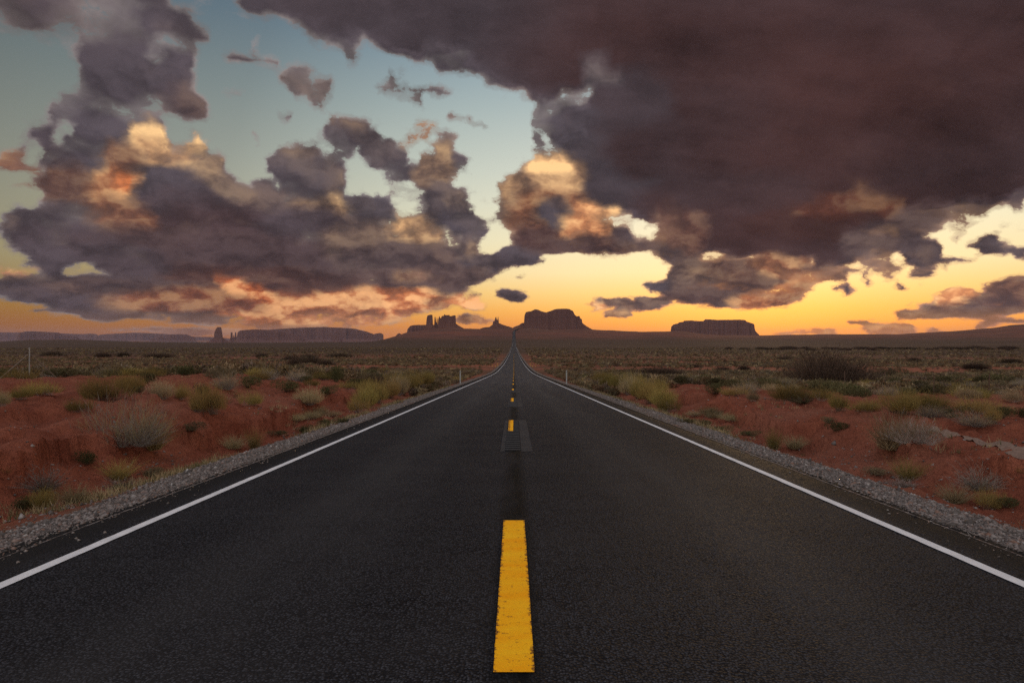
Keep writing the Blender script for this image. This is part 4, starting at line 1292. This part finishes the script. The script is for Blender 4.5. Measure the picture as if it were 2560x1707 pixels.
# the yellow-green brush that lines the road a little further on, both sides
for s in (-1, 1):
    side = 'left' if s < 0 else 'right'
    for q, (dx, py, w, h) in enumerate(((388, 1030, 52, 40), (372, 1018, 62, 50), (345, 1006, 66, 54), (318, 994, 62, 52), (290, 986, 58, 50),
                                        (262, 977, 54, 46), (238, 968, 46, 40), (218, 960, 38, 32), (355, 985, 50, 40), (300, 968, 50, 36))):
        at_photo('rabbitbrush' if q % 4 else 'pale_brush', 1285 + s * dx, py, w, h,
                 '%s yellow-green shrub from the near end of the dense clump %s of the road' % (ORD[RANK[q]], side), 'roadside clump on the ' + side, q % 3)
    for q, (dx, py, w, h) in enumerate(((548, 1052, 60, 20), (505, 1046, 56, 20), (490, 1038, 50, 24), (452, 1040, 40, 14))):
        at_photo('pale_brush', 1285 + s * dx, py, w, h,
                 '%s low orange-tan tuft from the near end, %s verge beyond the gully' % (ORD[q], side), 'orange-tan tufts on the %s verge' % side, 1)
    for q, (dx, py, w, h) in enumerate(((520, 1080, 46, 16), (470, 1062, 40, 14), (430, 1058, 36, 12), (590, 1088, 40, 12))):
        at_photo('sagebrush', 1285 + s * dx, py, w, h,
                 '%s low green tuft at the edge of the %s gravel shoulder' % (('second', 'third', 'farthest', 'nearest')[q], side), 'green tufts by the %s gravel' % side, 2)

# ------------------------------------------------------------------ scrub of the plain
def bare(x, y):
    """where the red earth stays bare: 1 = bare"""
    ax = np.abs(x)
    b0 = (1 - sstep(24, 40, y)) * (1 - sstep(20, 30, ax) * (x > 0))
    n = fbm(x * .018, y * .03, 41, 3) + .8 * fbm(x * .10, y * .14, 42, 3)
    band = np.exp(-((y - 165 - 25 * fbm(x * .01, x * 0, 44, 2)) / 26) ** 2) * .75 + np.exp(-((y - 88) / 12) ** 2) * .35 * (x > 25)
    band = band + np.exp(-((y - 125) / 14) ** 2 - ((x - 72) / 16) ** 2) * 1.4
    return np.clip(np.maximum(b0, sstep(.0, .5, n * .9 + band - .08)), 0, 1)

srng = np.random.default_rng(77)
def scatter_scrub(n, y0, y1, spread=.92):
    y = np.sqrt(srng.uniform(y0 * y0, y1 * y1, n))
    x = srng.uniform(-spread, spread, n) * y
    keep = (srng.random(n) > bare(x, y) * .93) & (np.abs(x - road_x(y)) > 5.6 + .01 * y)
    return x[keep], y[keep]

# the nearest of them one by one
sx, sy = scatter_scrub(520, 27, 72)
vis = np.argsort(np.hypot(sx, sy))
taken = [(o.location.x, o.location.y) for o in C.objects if o.get('category') == 'shrub']
cnt = 0
for i in vis:
    x, y = float(sx[i]), float(sy[i])
    if any((x - a) ** 2 + (y - b2) ** 2 < 1.3 for a, b2 in taken):
        continue
    taken.append((x, y))
    z = float(terrain(x, y, False))
    kind = prng.choice(['sagebrush', 'sagebrush', 'pale_brush', 'sagebrush', 'rabbitbrush', 'grey_bush'])
    hgt = prng.uniform(.35, .7)
    side = 'left' if x < 0 else 'right'
    lab = {'sagebrush': 'low dark sage mound among the scrub on the %s plain', 'pale_brush': 'low straw-coloured bush among the scrub on the %s plain',
           'rabbitbrush': 'small yellow-green bush among the scrub on the %s plain', 'grey_bush': 'small grey twiggy bush among the scrub on the %s plain'}[kind] % side
    plant(kind, (x, y, z), hgt, hgt * prng.uniform(1.6, 2.4), lab, lab.split(' among')[0].split(' ', 1)[1] + ' scrub of the %s plain' % side)
    cnt += 1
    if cnt >= 280:
        break

# dark bushes that stand out farther off on the plain
DARK = [(132, 890, 40, 12), (258, 893, 34, 12), (310, 892, 26, 12), (400, 894, 60, 12), (655, 893, 26, 11), (730, 902, 40, 14), (770, 897, 30, 12),
        (850, 893, 56, 11), (735, 918, 26, 22), (775, 910, 60, 20), (815, 913, 34, 14), (1805, 930, 34, 14), (1860, 926, 26, 12), (2285, 905, 26, 12),
        (2440, 925, 50, 18), (2530, 910, 40, 14), (1960, 900, 30, 9), (1730, 918, 36, 8)]
DARK.sort()
for _i, (px, py, w, h) in enumerate(DARK):
    _n = _i if px < 1285 else _i - sum(d[0] < 1285 for d in DARK)
    at_photo('tamarisk', px, py, w, h, '%s dark brown bush from the left among those far off on the %s plain' % (ORD[_n], 'left' if px < 1285 else 'right'),
             'dark bushes far off on the %s plain' % ('left' if px < 1285 else 'right'), 1)
for k in range(26):
    px = 1835 + k * 28 + prng.uniform(-14, 14)
    at_photo('tamarisk', px, 873 + prng.uniform(-1.5, 2.5), prng.uniform(18, 46), prng.uniform(3.5, 8), 'dark bush in the long thicket line across the right plain',
             'thicket line on the right plain', k % 2)

def scrub_mass():
    """the rest of the scrub, past counting: one object, instanced from a handful of low-poly clumps"""
    xs, ys, sc = [], [], []
    for n, y0, y1, s0, s1 in ((22000, 40, 130, .28, .6), (30000, 125, 330, .35, .75), (20000, 320, 900, .55, 1.2)):
        x, y = scatter_scrub(n, y0, y1)
        xs.append(x); ys.append(y); sc.append(srng.uniform(s0, s1, len(x)) * (.7 + .6 * (fbm(x * .05, y * .05, 51, 2) + .5)))
    x, y, s = np.concatenate(xs), np.concatenate(ys), np.concatenate(sc)
    z = terrain(x, y, False) - .03
    me = bpy.data.meshes.new('scrub')
    me.vertices.add(len(x))
    me.vertices.foreach_set('co', np.stack([x, y, z], -1).astype(np.float32).ravel())
    at = me.attributes.new('size', 'FLOAT', 'POINT'); at.data.foreach_set('value', np.clip(s, .15, 2).astype(np.float32))
    ar = me.attributes.new('turn', 'FLOAT', 'POINT'); ar.data.foreach_set('value', srng.uniform(0, 6.28, len(x)).astype(np.float32))
    ak = me.attributes.new('pick', 'INT', 'POINT'); ak.data.foreach_set('value', srng.integers(0, 5, len(x)).astype(np.int32))
    o = link(bpy.data.objects.new('scrub', me))
    # the clumps
    col = bpy.data.collections.new('scrub_clumps')
    for q in range(5):
        rng = np.random.default_rng(200 + q)
        v1, f1 = leaves(rng, 90, 1.0, .95, .15, 1.7, .5, .1, 5)
        v2, f2 = blades(rng, 26, .1, .9, 1.15, .045, .2, 1, dome=1)
        f2t = np.vstack([f2[:, [0, 1, 2]], f2[:, [0, 2, 3]]])
        me2 = np_mesh('scrub_clump', np.vstack([v1, v2]), np.vstack([f1, f2t + len(v1)]), [PM[('olive', 'olive', 'twig', 'sage', 'straw')[q]]])
        col.objects.link(bpy.data.objects.new('scrub_clump', me2))
    ng = bpy.data.node_groups.new('scatter_scrub', 'GeometryNodeTree')
    ng.interface.new_socket('Geometry', in_out='INPUT', socket_type='NodeSocketGeometry')
    ng.interface.new_socket('Geometry', in_out='OUTPUT', socket_type='NodeSocketGeometry')
    N = ng.nodes; Lk = ng.links
    gi, go = N.new('NodeGroupInput'), N.new('NodeGroupOutput')
    ci = N.new('GeometryNodeCollectionInfo'); ci.inputs['Collection'].default_value = col
    ci.inputs['Separate Children'].default_value = True; ci.inputs['Reset Children'].default_value = True
    ip = N.new('GeometryNodeInstanceOnPoints'); ip.inputs['Pick Instance'].default_value = True
    def attr(nm, ty):
        a = N.new('GeometryNodeInputNamedAttribute'); a.data_type = ty; a.inputs['Name'].default_value = nm
        return a.outputs['Attribute']
    cx = N.new('ShaderNodeCombineXYZ'); Lk.new(attr('turn', 'FLOAT'), cx.inputs[2])
    Lk.new(gi.outputs[0], ip.inputs['Points']); Lk.new(ci.outputs[0], ip.inputs['Instance'])
    Lk.new(attr('pick', 'INT'), ip.inputs['Instance Index'])
    e2r = N.new('FunctionNodeEulerToRotation'); Lk.new(cx.outputs[0], e2r.inputs[0])
    Lk.new(e2r.outputs[0], ip.inputs['Rotation']); Lk.new(attr('size', 'FLOAT'), ip.inputs['Scale'])
    Lk.new(ip.outputs[0], go.inputs[0])
    md = o.modifiers.new('scatter', 'NODES'); md.node_group = ng
    tag(o, 'low olive and brown scrub covering the plain on both sides', 'scrub', None, 'stuff')
scrub_mass()

def verge_grass():
    """short dry grass and weeds between gravel and bank"""
    rng = np.random.default_rng(31)
    VV, FF, base = [], [], 0
    for s in (-1, 1):
        n = 2600
        y = 6 * np.exp(rng.uniform(0, 1, n) * math.log(9))
        x = s * (5.15 + np.abs(rng.normal(0, .55, n)) + .004 * y)
        dens = fbm(x * .5, y * .35, 61, 3) + .45 * sstep(11, 17, y) - .35
        keep = dens > rng.uniform(-.25, .25, n)
        # and thinly over the bare earth
        m = 1500
        y2 = 7 * np.exp(rng.uniform(0, 1, m) * math.log(6))
        x2 = s * (6 + rng.uniform(0, 1, m) * np.minimum(22, .8 * y2 + 1))
        k2 = fbm(x2 * .45, y2 * .45, 67, 3) > rng.uniform(.0, .55, m)
        x, y, keep = np.concatenate([x, x2]), np.concatenate([y, y2]), np.concatenate([keep, k2])
        for xx, yy in zip(x[keep], y[keep]):
            zz = float(terrain(xx, yy, False))
            k = 9
            h = rng.uniform(.05, .16, k) * (1.5 if rng.random() < .12 else 1)
            a = rng.uniform(0, 6.28, k)
            c = np.stack([xx + rng.normal(0, .05, k), yy + rng.normal(0, .05, k), np.full(k, zz - .01)], -1)
            side = np.stack([np.cos(a), np.sin(a), 0 * a], -1) * (.004 + .00022 * yy)
            tip = c + np.stack([rng.normal(0, .05, k), rng.normal(0, .05, k), h], -1)
            VV.append(np.stack([c - side, c + side, tip], 1).reshape(-1, 3))
            FF.append(np.arange(3 * k).reshape(-1, 3) + base)
            base += 3 * k
    V, F = np.vstack(VV), np.vstack(FF)
    o = np_obj('verge_grass', V, F, [PM['straw'], PM['darkgreen']])
    mi = (np.random.default_rng(3).random(len(F) // 9).repeat(9) < .4).astype(np.int32)
    o.data.polygons.foreach_set('material_index', mi[:len(F)])
    tag(o, 'thin dry grass and weeds along both road verges', 'grass', None, 'stuff')
verge_grass()

# ------------------------------------------------------------------ fences
def fence(name, label, xline, ys, brace_y=None):
    root = empty(name, (xline, ys[0], float(terrain(xline, ys[0], False))))
    org = Vector(root.location)
    tops = []
    for y in ys:
        z = float(terrain(xline, y, False))
        bm = bmesh.new()
        lean = prng.uniform(-.03, .03)
        if brace_y is not None and abs(y - brace_y) < .1:
            add_tube(bm, [(0, 0, -.1), (0, 0, 1.78)], .032, 8)
            p = bm_obj('brace_post', bm, M['galv'], root)
            p.location = Vector((xline, y, z)) - org
            for sgn, mt in ((-1, 'wood'), (1, 'wood')):
                bm = bmesh.new()
                foot = float(terrain(xline + sgn * .85, y + sgn * 1.5, False)) - z
                add_tube(bm, [(sgn * .04, sgn * .05, 1.38), (sgn * .62, sgn * 1.3, foot + .05)], .035, 7)
                q = bm_obj('brace', bm, M[mt], root)
                q.location = Vector((xline, y, z)) - org
        else:
            bm2 = bmesh.new()
            h = prng.uniform(1.32, 1.45)
            add_box(bm2, (0, 0, h / 2 - .05), (.05, .012, h + .1))
            add_box(bm2, (0, .022, h / 2 - .05), (.012, .036, h + .1))
            p = bm_obj('steel_post', bm2, M['steel'], root)
            p.location = Vector((xline, y, z)) - org
            p.rotation_euler = (lean, lean * .7, prng.uniform(-.3, .3))
            bm.free()
        tops.append((y, z))
    for hh in (.35, .65, .95, 1.22):
        bm = bmesh.new()
        pts = []
        for (ya, za), (yb, zb) in zip(tops, tops[1:]):
            for u in (0, .33, .66):
                pts.append((xline - org.x + .03, ya + (yb - ya) * u - org.y, za + (zb - za) * u + hh - .05 * 4 * u * (1 - u) - org.z))
        pts.append((xline - org.x + .03, tops[-1][0] - org.y, tops[-1][1] + hh - org.z))
        add_tube(bm, pts, .0035, 4)
        bm_obj('wire', bm, M['wire'], root)
    tag(root, label, 'fence')

fence('wire_fence', 'wire fence with a braced post on the left plain', -27.0,
      [21.5, 26, 30.5, 35.0, 38.4, 42.2, 47.0, 52.2, 57.5, 63, 68.5, 74, 80, 86, 92, 98], 35.0)
fence('wire_fence', 'wire fence with thin steel posts on the right plain', 26.6,
      [22, 26.5, 31, 35.2, 39.8, 45, 50.5, 56, 62, 68, 74, 80, 86.5, 93, 99.5])

# ------------------------------------------------------------------ roadside posts
def delineator(x, y, label):
    z = float(terrain(x, y, False))
    r = empty('delineator_post', (x, y, z))
    bm = bmesh.new()
    n = 8
    prof = [(math.sin(a) * .055, .018 - .022 * math.cos(a)) for a in np.linspace(-1.25, 1.25, n)]
    for zz in (-.1, 1.22):
        for px_, py_ in prof:
            bm.verts.new((px_, py_, zz))
        for px_, py_ in prof[::-1]:
            bm.verts.new((px_ * .9, py_ + .006, zz))
    bm.verts.ensure_lookup_table()
    k = 2 * n
    for i in range(k):
        bm.faces.new((bm.verts[i], bm.verts[(i + 1) % k], bm.verts[k + (i + 1) % k], bm.verts[k + i]))
    bm.faces.new([bm.verts[k + i] for i in range(k)])
    bm_obj('post', bm, M['plastic'], r)
    bm = bmesh.new(); add_box(bm, (0, -.012, 1.1), (.07, .006, .12)); bm_obj('reflector', bm, M['galv'], r)
    tag(r, label, 'road post')
delineator(-4.62, 54.0, 'slim white delineator post on the left shoulder')
delineator(4.52, 54.0, 'slim white delineator post on the right shoulder')

def marker(x, y, h, label, name='object_marker'):
    z = float(terrain(x, y, False))
    r = empty(name, (x, y, z))
    bm = bmesh.new(); add_box(bm, (0, .03, h / 2 - .05), (.10, .06, h + .1)); bm_obj('post', bm, M['marker_yellow'], r)
    bm = bmesh.new(); add_box(bm, (0, -.02, h * .80), (.26, .02, h * .40), .004); pl = bm_obj('plate', bm, M['marker_brown'], r)
    bm = bmesh.new(); add_box(bm, (0, -.035, h * .985), (.26, .012, h * .05)); bm_obj('band', bm, M['marker_yellow'], r)
    tag(r, label, 'marker post')
for s in (-1, 1):
    side = 'left' if s < 0 else 'right'
    marker(s * 4.95, 192, 2.2, 'tall dark-topped yellow marker post by the road, far down on the ' + side)
    marker(s * 5.75, 195, 1.1, 'short yellow post just outside the tall marker on the ' + side, 'short_marker')
    marker(s * 6.8, 197, .9, 'shortest yellow post farthest from the road by the %s marker' % side, 'short_marker')

# ------------------------------------------------------------------ cars
def car(x, y, label, body_col):
    z = float(road_z(np.array(x), np.array(y)))
    r = empty('car', (x, y, z))
    paint = flat_mat('car_paint', body_col, .3, .5, .05, 3)
    dark = flat_mat('car_glass', (.012, .012, .014), .1, .6, .05, 3)
    rub = flat_mat('tyre', (.015, .015, .015), .9, .2, .1, 9)
    red = flat_mat('tail_lamp', (.35, .015, .01), .3, .5, .05, 3)
    # side profile, y forward, extruded across with tumblehome
    prof = [(-2.25, .35), (-2.32, .62), (-2.25, .98), (-1.95, 1.02), (-1.5, 1.50), (-.2, 1.60), (.55, 1.48), (1.2, 1.04), (2.05, .88), (2.25, .62), (2.22, .34)]
    bm = bmesh.new()
    L = []
    for sgn in (-1, 1):
        L.append([bm.verts.new((sgn * (.90 - .22 * max(0, (zz - .95) / .65)), yy, zz)) for yy, zz in prof])
    n = len(prof)
    for i in range(n):
        j = (i + 1) % n
        bm.faces.new((L[0][i], L[0][j], L[1][j], L[1][i]))
    bm.faces.new(L[0][::-1]); bm.faces.new(L[1])
    bm_obj('body', bm, paint, r)
    bm = bmesh.new()
    vs = [bm.verts.new(p) for p in ((-.70, -1.90, 1.08), (.70, -1.90, 1.08), (.60, -1.545, 1.47), (-.60, -1.545, 1.47))]
    bm.faces.new(vs)
    for v in vs: v.co.y -= .02
    bm_obj('rear_window', bm, dark, r)
    for sgn in (-1, 1):
        bm = bmesh.new()
        q = [(-1.6, 1.06), (-1.42, 1.44), (-.2, 1.53), (.45, 1.42), (.95, 1.06)]
        bm.faces.new([bm.verts.new((sgn * (.915 - .22 * max(0, (zz - .95) / .65)), yy, zz)) for yy, zz in (q if sgn > 0 else q[::-1])])
        bm_obj('side_window', bm, dark, r)
        bm = bmesh.new(); add_box(bm, (sgn * .74, -2.30, .78), (.24, .06, .18), .02); bm_obj('tail_lamp', bm, red, r)
        for yy in (-1.42, 1.4):
            bm = bmesh.new()
            add_tube(bm, [(sgn * .70, yy, .33), (sgn * .92, yy, .33)], .33, 16)
            bm_obj('wheel', bm, rub, r)
    bm = bmesh.new(); add_box(bm, (0, -2.30, .45), (1.6, .10, .16), .03); bm_obj('bumper', bm, rub, r)
    tag(r, label, 'car', 'cars driving away down the road')
car(1.9, 590, 'nearer dark car driving away in the right lane', (.05, .035, .035))
car(1.9, 1010, 'farther tiny car on the road below the hill', (.10, .09, .09))

# ------------------------------------------------------------------ the air
def haze():
    s = 30000.0
    bm = bmesh.new()
    z0, z1 = -97.0, 420.0
    add_box(bm, (0, 0, (z0 + z1) / 2), (2 * s, 2 * s, z1 - z0))
    m = bpy.data.materials.new('haze')
    m.use_nodes = True
    nt = m.node_tree
    nt.nodes.clear()
    v = nt.nodes.new('ShaderNodeVolumePrincipled')
    v.inputs['Color'].default_value = (.76, .72, .95, 1)
    v.inputs['Density'].default_value = HAZE
    v.inputs['Anisotropy'].default_value = .25
    out = nt.nodes.new('ShaderNodeOutputMaterial')
    nt.links.new(v.outputs[0], out.inputs['Volume'])
    o = bm_obj('haze', bm, m)
    tag(o, 'thin haze in the evening air over the desert', 'haze', None, 'stuff')
HAZE = 1.3e-5
haze()
